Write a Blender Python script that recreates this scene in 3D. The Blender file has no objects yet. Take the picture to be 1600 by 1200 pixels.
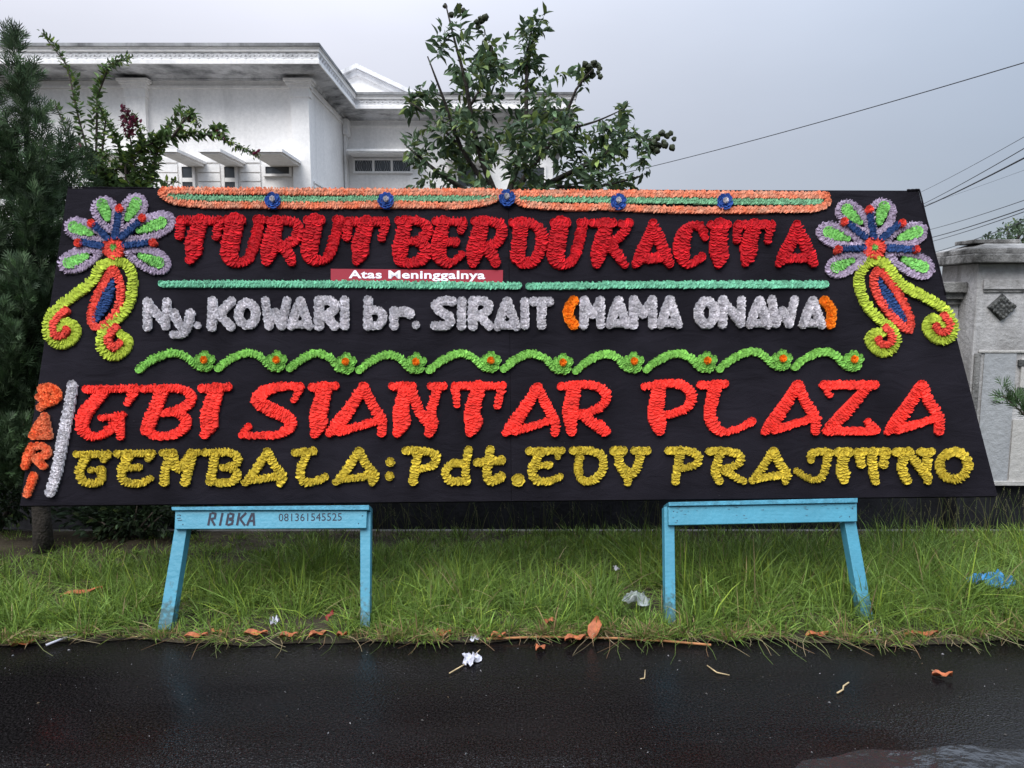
import bpy, bmesh, math, random
import numpy as np
from mathutils import Vector, Matrix

random.seed(7)
rng = np.random.default_rng(7)
SC = bpy.context.scene
COL = SC.collection

# ------------------------------------------------------------------ camera
F, CX, CY, CAMH = 1150.0, 800.0, 600.0, 1.6      # focal length and centre in photo pixels (1600x1200), eye height
PITCH = math.radians(6.55)
cam_d = bpy.data.cameras.new('camera')
cam = bpy.data.objects.new('camera', cam_d)
COL.objects.link(cam)
cam_d.sensor_width = 36.0
cam_d.lens = F / 1600.0 * 36.0
cam_d.clip_start, cam_d.clip_end = 0.05, 3000.0
cam.location = (0, 0, CAMH)
cam.rotation_euler = (math.radians(90) - PITCH, 0, 0)
SC.camera = cam

# ------------------------------------------------------------------ sky, sun, exposure
SUN_EL, SUN_AZ = math.radians(50), math.radians(205)   # azimuth clockwise from +Y: behind the camera, a little left
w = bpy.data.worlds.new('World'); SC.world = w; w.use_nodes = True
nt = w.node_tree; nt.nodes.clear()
def wn(t, **k):
    n = nt.nodes.new(t)
    for a, b in k.items(): setattr(n, a, b)
    return n
def wl(a, b): nt.links.new(a, b)
out = wn('ShaderNodeOutputWorld')
sky = wn('ShaderNodeTexSky', sky_type='NISHITA', sun_disc=False, sun_elevation=SUN_EL, sun_rotation=SUN_AZ)
bg1 = wn('ShaderNodeBackground'); bg1.inputs['Strength'].default_value = 0.08
wl(sky.outputs[0], bg1.inputs[0])
tc = wn('ShaderNodeTexCoord')
sep = wn('ShaderNodeSeparateXYZ'); wl(tc.outputs['Generated'], sep.inputs[0])
# overcast sky: luminance grows towards the zenith, boosted beyond CIE overcast above the view to light the walls, soft cloud noise, a paler bank towards the left
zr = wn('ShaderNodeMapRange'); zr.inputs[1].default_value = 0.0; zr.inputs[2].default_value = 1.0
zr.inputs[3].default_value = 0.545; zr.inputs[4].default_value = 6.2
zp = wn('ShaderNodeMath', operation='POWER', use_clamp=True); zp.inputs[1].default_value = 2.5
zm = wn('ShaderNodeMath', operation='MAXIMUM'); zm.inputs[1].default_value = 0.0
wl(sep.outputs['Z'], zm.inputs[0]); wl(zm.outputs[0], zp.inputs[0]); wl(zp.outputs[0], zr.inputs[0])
mp = wn('ShaderNodeMapping'); mp.inputs['Scale'].default_value = (1.0, 1.0, 2.4)
wl(tc.outputs['Generated'], mp.inputs[0])
nz = wn('ShaderNodeTexNoise'); nz.inputs['Scale'].default_value = 1.6; nz.inputs['Detail'].default_value = 5; nz.inputs['Roughness'].default_value = 0.5
wl(mp.outputs[0], nz.inputs[0])
nr = wn('ShaderNodeMapRange'); nr.inputs[1].default_value = 0.3; nr.inputs[2].default_value = 0.7
nr.inputs[3].default_value = 0.93; nr.inputs[4].default_value = 1.07
wl(nz.outputs['Fac'], nr.inputs[0])
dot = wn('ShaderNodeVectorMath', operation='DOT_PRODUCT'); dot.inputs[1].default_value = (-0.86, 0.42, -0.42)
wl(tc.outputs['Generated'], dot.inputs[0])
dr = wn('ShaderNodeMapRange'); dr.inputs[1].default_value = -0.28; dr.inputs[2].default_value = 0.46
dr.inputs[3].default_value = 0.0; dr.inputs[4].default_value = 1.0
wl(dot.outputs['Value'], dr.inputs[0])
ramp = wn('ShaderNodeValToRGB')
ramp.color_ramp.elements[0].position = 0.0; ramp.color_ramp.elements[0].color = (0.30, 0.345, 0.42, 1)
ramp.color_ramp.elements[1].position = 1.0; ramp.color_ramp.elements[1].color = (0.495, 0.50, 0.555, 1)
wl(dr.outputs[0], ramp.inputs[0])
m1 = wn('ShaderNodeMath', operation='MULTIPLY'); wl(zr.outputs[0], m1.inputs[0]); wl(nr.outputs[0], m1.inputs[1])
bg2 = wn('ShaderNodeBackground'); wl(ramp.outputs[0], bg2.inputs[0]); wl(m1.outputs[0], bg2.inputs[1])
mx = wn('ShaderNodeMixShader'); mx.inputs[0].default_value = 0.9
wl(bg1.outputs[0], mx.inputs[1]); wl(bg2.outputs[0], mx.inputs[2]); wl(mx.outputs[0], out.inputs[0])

sd = bpy.data.lights.new('sun', 'SUN'); sd.energy = 1.5; sd.angle = math.radians(35); sd.color = (1.0, 0.97, 0.93)
so = bpy.data.objects.new('sun', sd); COL.objects.link(so)
sdir = Vector((math.sin(SUN_AZ) * math.cos(SUN_EL), math.cos(SUN_AZ) * math.cos(SUN_EL), math.sin(SUN_EL)))
so.rotation_euler = sdir.to_track_quat('Z', 'Y').to_euler()
so.location = (0, -5, 20)
SC.view_settings.view_transform = 'Standard'; SC.view_settings.look = 'None'
SC.view_settings.exposure = 1.03; SC.view_settings.gamma = 1.0; SC.view_settings.use_curve_mapping = False

# ------------------------------------------------------------------ geometry of the view (used to survey the place)
cp, sp_ = math.cos(PITCH), math.sin(PITCH)
def ray(x, y):
    X, Y = (x - CX) / F, (CY - y) / F
    return np.array([X, cp + Y * sp_, -sp_ + Y * cp])
def at(x, y, d):                      # the point seen at a photo pixel, d metres ahead
    r = ray(x, y); r = r * (d / r[1])
    return np.array([r[0], r[1], r[2] + CAMH])
def gnd(x, y, z=0.0):                 # the ground point seen at a photo pixel
    r = ray(x, y); t = (z - CAMH) / r[2]
    return np.array([r[0] * t, r[1] * t, z])

# ------------------------------------------------------------------ materials
def mat(name, col, rough=0.8, var=0.0, vscale=8.0, bump=0.0, bscale=60.0, spec=0.3, col2=None, attr=None, transl=0.0, metal=0.0, sheen=0.0):
    m = bpy.data.materials.new(name); m.use_nodes = True
    n = m.node_tree.nodes; l = m.node_tree.links; b = n['Principled BSDF']
    b.inputs['Roughness'].default_value = rough; b.inputs['Specular IOR Level'].default_value = spec; b.inputs['Metallic'].default_value = metal
    b.inputs['Base Color'].default_value = (*col, 1)
    if sheen: b.inputs['Sheen Weight'].default_value = sheen
    c = n.new('ShaderNodeTexCoord'); csock = None
    if attr:
        a = n.new('ShaderNodeAttribute'); a.attribute_name = attr; csock = a.outputs['Color']
    if var or col2:
        t = n.new('ShaderNodeTexNoise'); t.inputs['Scale'].default_value = vscale; t.inputs['Detail'].default_value = 6
        l.new(c.outputs['Object'], t.inputs[0])
        r = n.new('ShaderNodeValToRGB'); r.color_ramp.elements[0].position = 0.35; r.color_ramp.elements[1].position = 0.65
        if col2: lo, hi = col, col2
        else: lo, hi = [v * (1 - var) for v in col], [min(1, v * (1 + var)) for v in col]
        r.color_ramp.elements[0].color = (*lo, 1); r.color_ramp.elements[1].color = (*hi, 1)
        l.new(t.outputs['Fac'], r.inputs[0])
        if csock:
            q = n.new('ShaderNodeMixRGB'); q.blend_type = 'MULTIPLY'; q.inputs[0].default_value = 1
            l.new(csock, q.inputs[1]); l.new(r.outputs[0], q.inputs[2]); csock = q.outputs[0]
        else: csock = r.outputs[0]
    if csock: l.new(csock, b.inputs['Base Color'])
    if bump:
        t2 = n.new('ShaderNodeTexNoise'); t2.inputs['Scale'].default_value = bscale; t2.inputs['Detail'].default_value = 5
        l.new(c.outputs['Object'], t2.inputs[0])
        bp = n.new('ShaderNodeBump'); bp.inputs['Strength'].default_value = bump; bp.inputs['Distance'].default_value = 0.02
        l.new(t2.outputs['Fac'], bp.inputs['Height']); l.new(bp.outputs[0], b.inputs['Normal'])
    if transl:
        o = n['Material Output']; tr = n.new('ShaderNodeBsdfTranslucent'); ms = n.new('ShaderNodeMixShader'); ms.inputs[0].default_value = transl
        if csock: l.new(csock, tr.inputs[0])
        else: tr.inputs[0].default_value = (*col, 1)
        l.new(b.outputs[0], ms.inputs[1]); l.new(tr.outputs[0], ms.inputs[2]); l.new(ms.outputs[0], o.inputs[0])
    return m

def weathered(name, base, stain, amount=0.5, streak=3.0, bump=0.25, lo=0.5, zs=0.18):
    """old plaster: fine mottling, drips that run down and blotches of mould"""
    m = bpy.data.materials.new(name); m.use_nodes = True
    n = m.node_tree.nodes; l = m.node_tree.links; b = n['Principled BSDF']
    b.inputs['Roughness'].default_value = 0.85; b.inputs['Specular IOR Level'].default_value = 0.14
    c = n.new('ShaderNodeTexCoord')
    def noise(scale, mapscale, det=6):
        mp = n.new('ShaderNodeMapping'); mp.inputs['Scale'].default_value = mapscale; l.new(c.outputs['Object'], mp.inputs[0])
        t = n.new('ShaderNodeTexNoise'); t.inputs['Scale'].default_value = scale; t.inputs['Detail'].default_value = det; t.inputs['Roughness'].default_value = 0.65
        l.new(mp.outputs[0], t.inputs[0]); return t.outputs['Fac']
    def rmp(s, a, bb):
        r = n.new('ShaderNodeMapRange'); r.inputs[1].default_value = a; r.inputs[2].default_value = bb; l.new(s, r.inputs[0]); return r.outputs[0]
    drips = rmp(noise(streak, (1, 1, zs)), lo, lo + 0.22)
    blot = rmp(noise(streak * 0.55, (1, 1, 1), 10), lo, lo + 0.25)
    mul = n.new('ShaderNodeMath'); mul.operation = 'MAXIMUM'; l.new(drips, mul.inputs[0]); l.new(blot, mul.inputs[1])
    mm = n.new('ShaderNodeMath'); mm.operation = 'MULTIPLY'; mm.inputs[1].default_value = amount; l.new(mul.outputs[0], mm.inputs[0])
    q = n.new('ShaderNodeMixRGB'); q.inputs[1].default_value = (*base, 1); q.inputs[2].default_value = (*stain, 1); l.new(mm.outputs[0], q.inputs[0])
    g = rmp(noise(streak * 9, (1, 1, 1)), 0.3, 0.7)
    gr = n.new('ShaderNodeMapRange'); gr.inputs[3].default_value = 0.88; gr.inputs[4].default_value = 1.05; l.new(g, gr.inputs[0])
    q2 = n.new('ShaderNodeMixRGB'); q2.blend_type = 'MULTIPLY'; q2.inputs[0].default_value = 1; l.new(q.outputs[0], q2.inputs[1]); l.new(gr.outputs[0], q2.inputs[2])
    l.new(q2.outputs[0], b.inputs['Base Color'])
    bp = n.new('ShaderNodeBump'); bp.inputs['Strength'].default_value = bump; bp.inputs['Distance'].default_value = 0.02
    l.new(g, bp.inputs['Height']); l.new(bp.outputs[0], b.inputs['Normal'])
    return m

def paper(name, col, col2=None, vs=14.0):
    return mat(name, col, rough=0.75, var=0.0 if col2 else 0.13, vscale=vs, spec=0.15, col2=col2, transl=0.22, bump=0.25, bscale=90, attr='tint')

M = {}
M['black_cloth'] = mat('black_cloth', (0.0092, 0.0080, 0.0106), 0.95, 0.25, 3.0, 0.35, 260, 0.06)
M['red'] = paper('red_paper', (0.46, 0.008, 0.013))
M['scarlet'] = paper('scarlet_paper', (0.82, 0.042, 0.028))
M['white'] = paper('white_paper', (0.60, 0.565, 0.575))
M['yellow'] = paper('yellow_paper', (0.47, 0.34, 0.030))
M['orange'] = paper('orange_paper', (0.80, 0.21, 0.010))
M['apricot'] = paper('apricot_paper', (0.88, 0.19, 0.06), (0.78, 0.27, 0.13), 9)
M['peach'] = paper('peach_paper', (0.66, 0.17, 0.08), (0.58, 0.27, 0.17), 16)
M['sage'] = paper('sage_paper', (0.17, 0.36, 0.20))
M['mint'] = paper('mint_paper', (0.16, 0.43, 0.27))
M['leaf_green'] = paper('leaf_green_paper', (0.19, 0.43, 0.075))
M['lime'] = paper('lime_paper', (0.38, 0.46, 0.045))
M['bright_green'] = paper('bright_green_paper', (0.19, 0.47, 0.11))
M['mauve'] = paper('mauve_paper', (0.34, 0.265, 0.345))
M['navy'] = paper('navy_paper', (0.020, 0.050, 0.145))
M['coral'] = paper('coral_paper', (0.68, 0.070, 0.045))
M['royal'] = paper('royal_blue_paper', (0.026, 0.075, 0.28))
M['banner_red'] = mat('banner_vinyl', (0.22, 0.020, 0.030), 0.6, 0.05, 5, spec=0.1)
M['print_white'] = mat('print_white', (0.6, 0.57, 0.6), 0.5)
M['blue_paint'] = mat('blue_paint', (0.050, 0.215, 0.290), 0.5, 0.08, 6, 0.15, 45, 0.4)
M['blue_edge'] = mat('blue_paint_worn', (0.05, 0.195, 0.265), 0.6, 0.2, 30, 0.3, 80, 0.3)
M['black_paint'] = mat('black_paint', (0.015, 0.016, 0.03), 0.6)
M['house_white'] = weathered('house_white', (0.87, 0.845, 0.82), (0.40, 0.395, 0.39), 0.30, 1.3, 0.03, 0.50, 0.07)
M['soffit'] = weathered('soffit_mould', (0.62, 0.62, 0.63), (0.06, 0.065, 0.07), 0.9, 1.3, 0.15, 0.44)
M['cornice'] = weathered('cornice_plaster', (0.68, 0.67, 0.67), (0.16, 0.165, 0.17), 0.55, 1.5, 0.3)
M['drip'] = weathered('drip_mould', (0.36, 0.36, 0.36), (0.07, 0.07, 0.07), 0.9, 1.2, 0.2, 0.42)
M['glass'] = mat('dark_glass', (0.045, 0.05, 0.055), 0.12, spec=0.5)
M['grille'] = mat('grille_metal', (0.30, 0.31, 0.33), 0.5, metal=0.2)
M['wall_old'] = weathered('wall_old_plaster', (0.47, 0.455, 0.445), (0.12, 0.11, 0.10), 0.8, 3.2, 0.4, 0.43)
M['wall_cap'] = weathered('wall_cap_mould', (0.30, 0.29, 0.275), (0.035, 0.033, 0.03), 0.95, 4.0, 0.5, 0.42)
M['plinth'] = mat('black_plinth', (0.012, 0.012, 0.014), 0.7, 0.4, 6, 0.3, 30, 0.2)
M['ornament'] = mat('ornament_dark', (0.05, 0.05, 0.048), 0.8, 0.5, 30, 0.5, 40)
M['panel_grey'] = weathered('panel_grey', (0.33, 0.335, 0.34), (0.13, 0.13, 0.13), 0.5, 2.6, 0.3)
M['panel_cream'] = weathered('panel_cream', (0.46, 0.44, 0.41), (0.17, 0.16, 0.15), 0.4, 2.6, 0.3)
M['bark'] = mat('bark', (0.032, 0.026, 0.021), 0.9, 0.4, 20, 0.8, 60)
M['twig'] = mat('twig', (0.07, 0.055, 0.045), 0.9, 0.3, 30)
M['foliage'] = mat('foliage', (0.06, 0.1, 0.03), 0.55, attr='tint', transl=0.25, spec=0.2)
M['conifer'] = mat('conifer_scale', (0.03, 0.06, 0.03), 0.7, attr='tint', transl=0.1, spec=0.2)
M['grass'] = mat('grass_blade', (0.07, 0.11, 0.03), 0.6, attr='tint', transl=0.3, spec=0.25)
M['petal'] = mat('flower_petal', (0.10, 0.012, 0.028), 0.7, attr='tint', transl=0.2)
M['fruit'] = mat('fruit_husk', (0.028, 0.034, 0.016), 0.8, 0.4, 15)
M['soil'] = mat('soil', (0.035, 0.028, 0.018), 0.95, 0.5, 5, 0.7, 25, 0.15)
M['concrete'] = mat('old_concrete', (0.10, 0.095, 0.085), 0.9, 0.4, 6, 0.4, 40)
M['dry_leaf'] = mat('dry_leaf', (0.30, 0.085, 0.03), 0.6, 0.35, 30, 0.3, 60)
M['red_leaf'] = mat('red_leaf', (0.18, 0.02, 0.015), 0.6, 0.35, 30)
M['straw'] = mat('straw', (0.38, 0.28, 0.15), 0.7, 0.3, 20)
M['reed'] = mat('reed', (0.34, 0.15, 0.06), 0.7, 0.3, 20)
M['white_bag'] = mat('white_bag', (0.42, 0.41, 0.45), 0.5, 0.08, 10)
M['clear_bag'] = mat('clear_bag', (0.24, 0.26, 0.24), 0.3, 0.3, 20, spec=0.5, transl=0.3)
M['blue_bag'] = mat('blue_bag', (0.04, 0.22, 0.46), 0.4, 0.3, 20, spec=0.5)
M['wire'] = mat('wire_rubber', (0.03, 0.032, 0.038), 0.6)

def cloth_mat():
    m = M['black_cloth']; n = m.node_tree.nodes; l = m.node_tree.links; b = n['Principled BSDF']
    bp0 = b.inputs['Normal'].links[0].from_node
    c = n.new('ShaderNodeTexCoord'); mp = n.new('ShaderNodeMapping'); mp.inputs['Scale'].default_value = (0.8, 1.0, 2.2); mp.inputs['Rotation'].default_value = (0, 0.35, 0)
    l.new(c.outputs['Object'], mp.inputs[0]); t = n.new('ShaderNodeTexNoise'); t.inputs['Scale'].default_value = 4.5; t.inputs['Detail'].default_value = 7; t.inputs['Distortion'].default_value = 1.2
    l.new(mp.outputs[0], t.inputs[0]); bp = n.new('ShaderNodeBump'); bp.inputs['Strength'].default_value = 0.55; bp.inputs['Distance'].default_value = 0.03
    l.new(t.outputs['Fac'], bp.inputs['Height']); l.new(bp.outputs[0], bp0.inputs['Normal'])
cloth_mat()
def muddy(m, base, mud):
    """splashed mud and grime that thins out upwards from the foot of the leg"""
    n = m.node_tree.nodes; l = m.node_tree.links; b = n['Principled BSDF']; src = b.inputs['Base Color'].links[0].from_socket
    g = n.new('ShaderNodeTexCoord'); sx = n.new('ShaderNodeSeparateXYZ'); l.new(g.outputs['Object'], sx.inputs[0])
    r = n.new('ShaderNodeMapRange'); r.inputs[1].default_value = 0.0; r.inputs[2].default_value = 0.30; r.inputs[3].default_value = 0.42; r.inputs[4].default_value = -0.16; l.new(sx.outputs['Z'], r.inputs[0])
    t = n.new('ShaderNodeTexNoise'); t.inputs['Scale'].default_value = 38; t.inputs['Detail'].default_value = 8; l.new(g.outputs['Object'], t.inputs[0])
    a = n.new('ShaderNodeMath'); l.new(t.outputs['Fac'], a.inputs[0]); l.new(r.outputs[0], a.inputs[1])
    k = n.new('ShaderNodeMapRange'); k.inputs[1].default_value = 0.58; k.inputs[2].default_value = 0.78; k.inputs[4].default_value = 0.75; l.new(a.outputs[0], k.inputs[0])
    q = n.new('ShaderNodeMixRGB'); q.inputs[2].default_value = (*mud, 1); l.new(k.outputs[0], q.inputs[0]); l.new(src, q.inputs[1]); l.new(q.outputs[0], b.inputs['Base Color'])
def grain(m):
    n = m.node_tree.nodes; l = m.node_tree.links; b = n['Principled BSDF']; bp0 = b.inputs['Normal'].links[0].from_node
    c = n.new('ShaderNodeTexCoord'); mp = n.new('ShaderNodeMapping'); mp.inputs['Scale'].default_value = (3, 60, 60); l.new(c.outputs['Object'], mp.inputs[0])
    t = n.new('ShaderNodeTexNoise'); t.inputs['Scale'].default_value = 1.5; t.inputs['Detail'].default_value = 6; l.new(mp.outputs[0], t.inputs[0])
    bp = n.new('ShaderNodeBump'); bp.inputs['Strength'].default_value = 0.16; bp.inputs['Distance'].default_value = 0.006; l.new(t.outputs['Fac'], bp.inputs['Height']); l.new(bp.outputs[0], bp0.inputs['Normal'])
grain(M['blue_paint']); grain(M['blue_edge'])
muddy(M['blue_paint'], None, (0.035, 0.06, 0.05))
def road_mat():
    m = bpy.data.materials.new('wet_asphalt'); m.use_nodes = True
    n = m.node_tree.nodes; l = m.node_tree.links; b = n['Principled BSDF']
    c = n.new('ShaderNodeTexCoord')
    def noise(s, d=6, mscale=(1, 1, 1)):
        mp = n.new('ShaderNodeMapping'); mp.inputs['Scale'].default_value = mscale; l.new(c.outputs['Object'], mp.inputs[0])
        t = n.new('ShaderNodeTexNoise'); t.inputs['Scale'].default_value = s; t.inputs['Detail'].default_value = d; l.new(mp.outputs[0], t.inputs[0]); return t.outputs['Fac']
    r = n.new('ShaderNodeValToRGB'); r.color_ramp.elements[0].position = 0.42; r.color_ramp.elements[1].position = 0.80
    r.color_ramp.elements[0].color = (0.0016, 0.0013, 0.0015, 1); r.color_ramp.elements[1].color = (0.016, 0.0135, 0.0135, 1)
    l.new(noise(120, 3), r.inputs[0])
    l.new(r.outputs[0], b.inputs['Base Color'])
    rr = n.new('ShaderNodeMapRange'); rr.inputs[1].default_value = 0.35; rr.inputs[2].default_value = 0.65; rr.inputs[3].default_value = 0.10; rr.inputs[4].default_value = 0.34
    l.new(noise(1.3, 5, (0.6, 1.4, 1)), rr.inputs[0]); l.new(rr.outputs[0], b.inputs['Roughness'])
    b.inputs['Specular IOR Level'].default_value = 0.2
    bp = n.new('ShaderNodeBump'); bp.inputs['Strength'].default_value = 0.42; bp.inputs['Distance'].default_value = 0.004
    vo = n.new('ShaderNodeTexVoronoi'); vo.inputs['Scale'].default_value = 115; l.new(c.outputs['Object'], vo.inputs['Vector'])
    wet = n.new('ShaderNodeMapRange'); wet.inputs[1].default_value = 0.40; wet.inputs[2].default_value = 0.60; wet.inputs[3].default_value = 0.12; wet.inputs[4].default_value = 1.0; l.new(noise(0.9, 6, (0.7, 1.8, 1)), wet.inputs[0])
    hm_ = n.new('ShaderNodeMath'); hm_.operation = 'MULTIPLY'
    ad = n.new('ShaderNodeMath'); ad.inputs[1].default_value = 0; l.new(vo.outputs['Distance'], ad.inputs[0]); l.new(noise(48, 6), ad.inputs[1]); l.new(ad.outputs[0], hm_.inputs[0]); l.new(wet.outputs[0], hm_.inputs[1])
    l.new(hm_.outputs[0], bp.inputs['Height']); l.new(bp.outputs[0], b.inputs['Normal'])
    return m
M['road'] = road_mat()
def water_mat():
    m = mat('puddle_water', (0.014, 0.014, 0.015), 0.14, spec=0.7, bump=0.45, bscale=11)
    return m
M['water'] = water_mat()

# ------------------------------------------------------------------ builders
def raw(name, verts, faces, m, parent=None, tint=None, smooth=False):
    me = bpy.data.meshes.new(name)
    V = np.asarray(verts, dtype=np.float64)
    if parent is not None: V = V - np.array(parent['_o'])
    me.from_pydata(V.tolist(), [], faces if isinstance(faces, list) else faces.tolist())
    if tint is not None:
        a = me.attributes.new('tint', 'FLOAT_COLOR', 'POINT')
        t = np.ones((len(V), 4), dtype=np.float32); t[:, :3] = tint; a.data.foreach_set('color', t.ravel())
    if smooth: me.polygons.foreach_set('use_smooth', [True] * len(me.polygons))
    me.materials.append(m); me.update()
    o = bpy.data.objects.new(name, me); COL.objects.link(o)
    if parent is not None:
        o.parent = parent
        o['_o'] = parent['_o']
    else: o['_o'] = (0.0, 0.0, 0.0)
    return o
def tag(o, label=None, cat=None, group=None, kind=None):
    if label: o['label'] = label
    if cat: o['category'] = cat
    if group: o['group'] = group
    if kind: o['kind'] = kind
    return o
def thing(name, loc, label, cat, group=None):
    o = bpy.data.objects.new(name, None); COL.objects.link(o)
    o.location = tuple(float(v) for v in loc); o.empty_display_size = 0.2
    o['_o'] = tuple(float(v) for v in loc)
    return tag(o, label, cat, group)
class MB:
    def __init__(s): s.v = []; s.f = []; s.t = []
    def add(s, v, f, tint=None):
        b = len(s.v); s.v.extend([tuple(p) for p in v]); s.f.extend([[i + b for i in q] for q in f])
        if tint is not None: s.t.extend([tint] * len(v))
    def hexa(s, p):   # 8 points: bottom ring 0-3, top ring 4-7
        s.add(p, [(3, 2, 1, 0), (4, 5, 6, 7), (0, 1, 5, 4), (1, 2, 6, 5), (2, 3, 7, 6), (3, 0, 4, 7)])
    def box(s, a, b):
        (x0, y0, z0), (x1, y1, z1) = a, b
        s.hexa([(x0, y0, z0), (x1, y0, z0), (x1, y1, z0), (x0, y1, z0), (x0, y0, z1), (x1, y0, z1), (x1, y1, z1), (x0, y1, z1)])
    def tube(s, pts, rad, n=6, cap=True):
        pts = [np.array(p, float) for p in pts]
        rs = rad if hasattr(rad, '__len__') else [rad] * len(pts)
        b = len(s.v); prev = None
        for i, p in enumerate(pts):
            t = pts[min(i + 1, len(pts) - 1)] - pts[max(i - 1, 0)]; t /= (np.linalg.norm(t) + 1e-9)
            u = np.cross(t, (0, 0, 1) if abs(t[2]) < 0.9 else (1, 0, 0)) if prev is None else prev - t * (prev @ t)
            u /= np.linalg.norm(u) + 1e-9; prev = u; q = np.cross(t, u)
            for k in range(n):
                a = 2 * math.pi * k / n
                s.v.append(tuple(p + (u * math.cos(a) + q * math.sin(a)) * rs[i]))
        for i in range(len(pts) - 1):
            for k in range(n):
                s.f.append([b + i * n + k, b + i * n + (k + 1) % n, b + (i + 1) * n + (k + 1) % n, b + (i + 1) * n + k])
        if cap:
            s.f.append([b + k for k in range(n)][::-1]); s.f.append([b + (len(pts) - 1) * n + k for k in range(n)])
    def build(s, name, m, parent=None, smooth=False, bevel=0.0):
        o = raw(name, s.v, s.f, m, parent, np.array(s.t) if s.t else None, smooth)
        if bevel:
            bm = bmesh.new(); bm.from_mesh(o.data)
            bmesh.ops.bevel(bm, geom=list(bm.edges), offset=bevel, segments=2, affect='EDGES', profile=0.6)
            bm.to_mesh(o.data); bm.free()
        return o
def spline(pts, step=1.0, closed=False):
    """Catmull-Rom through (x, y, r...) points, resampled"""
    P = np.array(pts, float); n = len(P)
    if n == 1: return P
    outp = []
    segs = n if closed else n - 1
    for i in range(segs):
        if closed: p0, p1, p2, p3 = P[(i - 1) % n], P[i], P[(i + 1) % n], P[(i + 2) % n]
        else: p0, p1, p2, p3 = P[max(i - 1, 0)], P[i], P[i + 1], P[min(i + 2, n - 1)]
        k = max(2, int(np.linalg.norm((p2 - p1)[:2]) / step))
        for j in range(k):
            t = j / k
            outp.append(0.5 * ((2 * p1) + (-p0 + p2) * t + (2 * p0 - 5 * p1 + 4 * p2 - p3) * t * t + (-p0 + 3 * p1 - 3 * p2 + p3) * t ** 3))
    outp.append(P[0] if closed else P[-1])
    return np.array(outp)

# ================================================================== GROUND
EDGE = 3.33            # road edge, metres ahead
def sheet(name, x0, x1, y0, y1, z, m, nx=1, ny=1, bumpf=None, kind='structure'):
    xs = np.linspace(x0, x1, nx + 1); ys = np.linspace(y0, y1, ny + 1)
    v = [(x, y, z + (bumpf(x, y) if bumpf else 0)) for y in ys for x in xs]
    f = [[j * (nx + 1) + i, j * (nx + 1) + i + 1, (j + 1) * (nx + 1) + i + 1, (j + 1) * (nx + 1) + i] for j in range(ny) for i in range(nx)]
    o = raw(name, v, f, m); o['kind'] = kind
    return o
tag(sheet('road', -60, 60, -60, EDGE + 0.08, 0.0, M['road']), 'wet black asphalt road')
def edge_y(x):
    return EDGE - 0.035 + 0.028 * math.sin(x * 2.3 + 0.6) + 0.018 * math.sin(x * 6.1) + 0.010 * math.sin(x * 17.0) - (0.06 if x < -1.6 else 0) * min(1, (-1.6 - x) if x < -1.6 else 0)
xs = np.linspace(-14, 14, 561); v = []; f = []
rows = 14
for i, x in enumerate(xs):
    e = edge_y(x)
    for j in range(rows + 1):
        t = j / rows; y = e + (4.86 - e) * t
        z = 0.005 + 0.03 * min(1, t * 8) + 0.012 * math.sin(x * 5 + j) * math.sin(j * 1.3 + x * 2) * (1 if 0 < j < rows else 0)
        v.append((x, y, z))
for i in range(len(xs) - 1):
    for j in range(rows):
        a = i * (rows + 1) + j; f.append([a, a + rows + 1, a + rows + 2, a + 1])
o = raw('verge', v, f, M['soil'], smooth=True); o['kind'] = 'structure'
# roadside ditch: concrete lip, floor, then the foot of the boundary wall
mb = MB(); mb.box((-14, 4.855, -0.5), (14, 4.935, 0.024)); o = mb.build('ditch_lip', M['concrete']); o['kind'] = 'structure'
sheet('ditch_floor', -14, 14, 4.93, 5.7, -0.42, M['soil'])
sheet('garden_ground', -400, 400, 5.72, 900, 0.12, M['soil'])
sheet('verge_far', -400, -14, 3.33, 5.72, 0.0, M['soil']); sheet('verge_beyond', 14, 400, 3.33, 5.72, 0.0, M['soil'])
sheet('ground', -400, 400, -900, 3.33, -0.02, M['soil'])

# ================================================================== WHITE HOUSE
H0 = np.array([-5.0, 19.0, 0.0])
house = thing('white_house', H0, 'white two-storey classical house with stained cornice behind the flower board', 'house')
WALLP = [(-40, 19.0), (-5.07, 19.0), (-5.07, 23.1), (1.25, 23.1), (1.25, 36)]
OUTP = [(-40, 18.0), (-4.52, 18.0), (-4.52, 22.1), (1.86, 22.1), (1.86, 36)]
mb = MB()
for i in range(4):
    (xa, ya), (xb, yb) = WALLP[i], WALLP[i + 1]
    mb.add([(xa, ya, 0), (xb, yb, 0), (xb, yb, 7.0), (xa, ya, 7.0)], [(0, 1, 2, 3)])
mb.add([(1.25, 36, 0), (-40, 36, 0), (-40, 36, 7.0), (1.25, 36, 7.0)], [(0, 1, 2, 3)])
mb.add([(-40, 36, 0), (-40, 19, 0), (-40, 19, 7.0), (-40, 36, 7.0)], [(0, 1, 2, 3)])
mb.build('wall', M['house_white'], house)
def loft(name, prof, m):
    mb = MB(); n = len(prof); v = []
    for (wx, wy), (ox, oy) in zip(WALLP, OUTP):
        for (o_, z) in prof: v.append((wx + (ox - wx) * o_, wy + (oy - wy) * o_, z))
    f = []
    for i in range(len(WALLP) - 1):
        for j in range(n - 1): f.append([i * n + j, i * n + j + 1, (i + 1) * n + j + 1, (i + 1) * n + j])
    mb.add(v, f); return mb.build(name, m, house)
loft('soffit', [(-0.02, 6.99), (0.10, 6.99), (0.10, 7.03), (0.16, 7.06), (0.94, 7.10)], M['soffit'])
loft('cornice', [(0.94, 7.10), (1.0, 7.095), (1.0, 7.19), (0.965, 7.20), (0.955, 7.215)], M['house_white'])
loft('frieze', [(0.955, 7.215), (0.95, 7.36)], M['cornice'])
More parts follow.
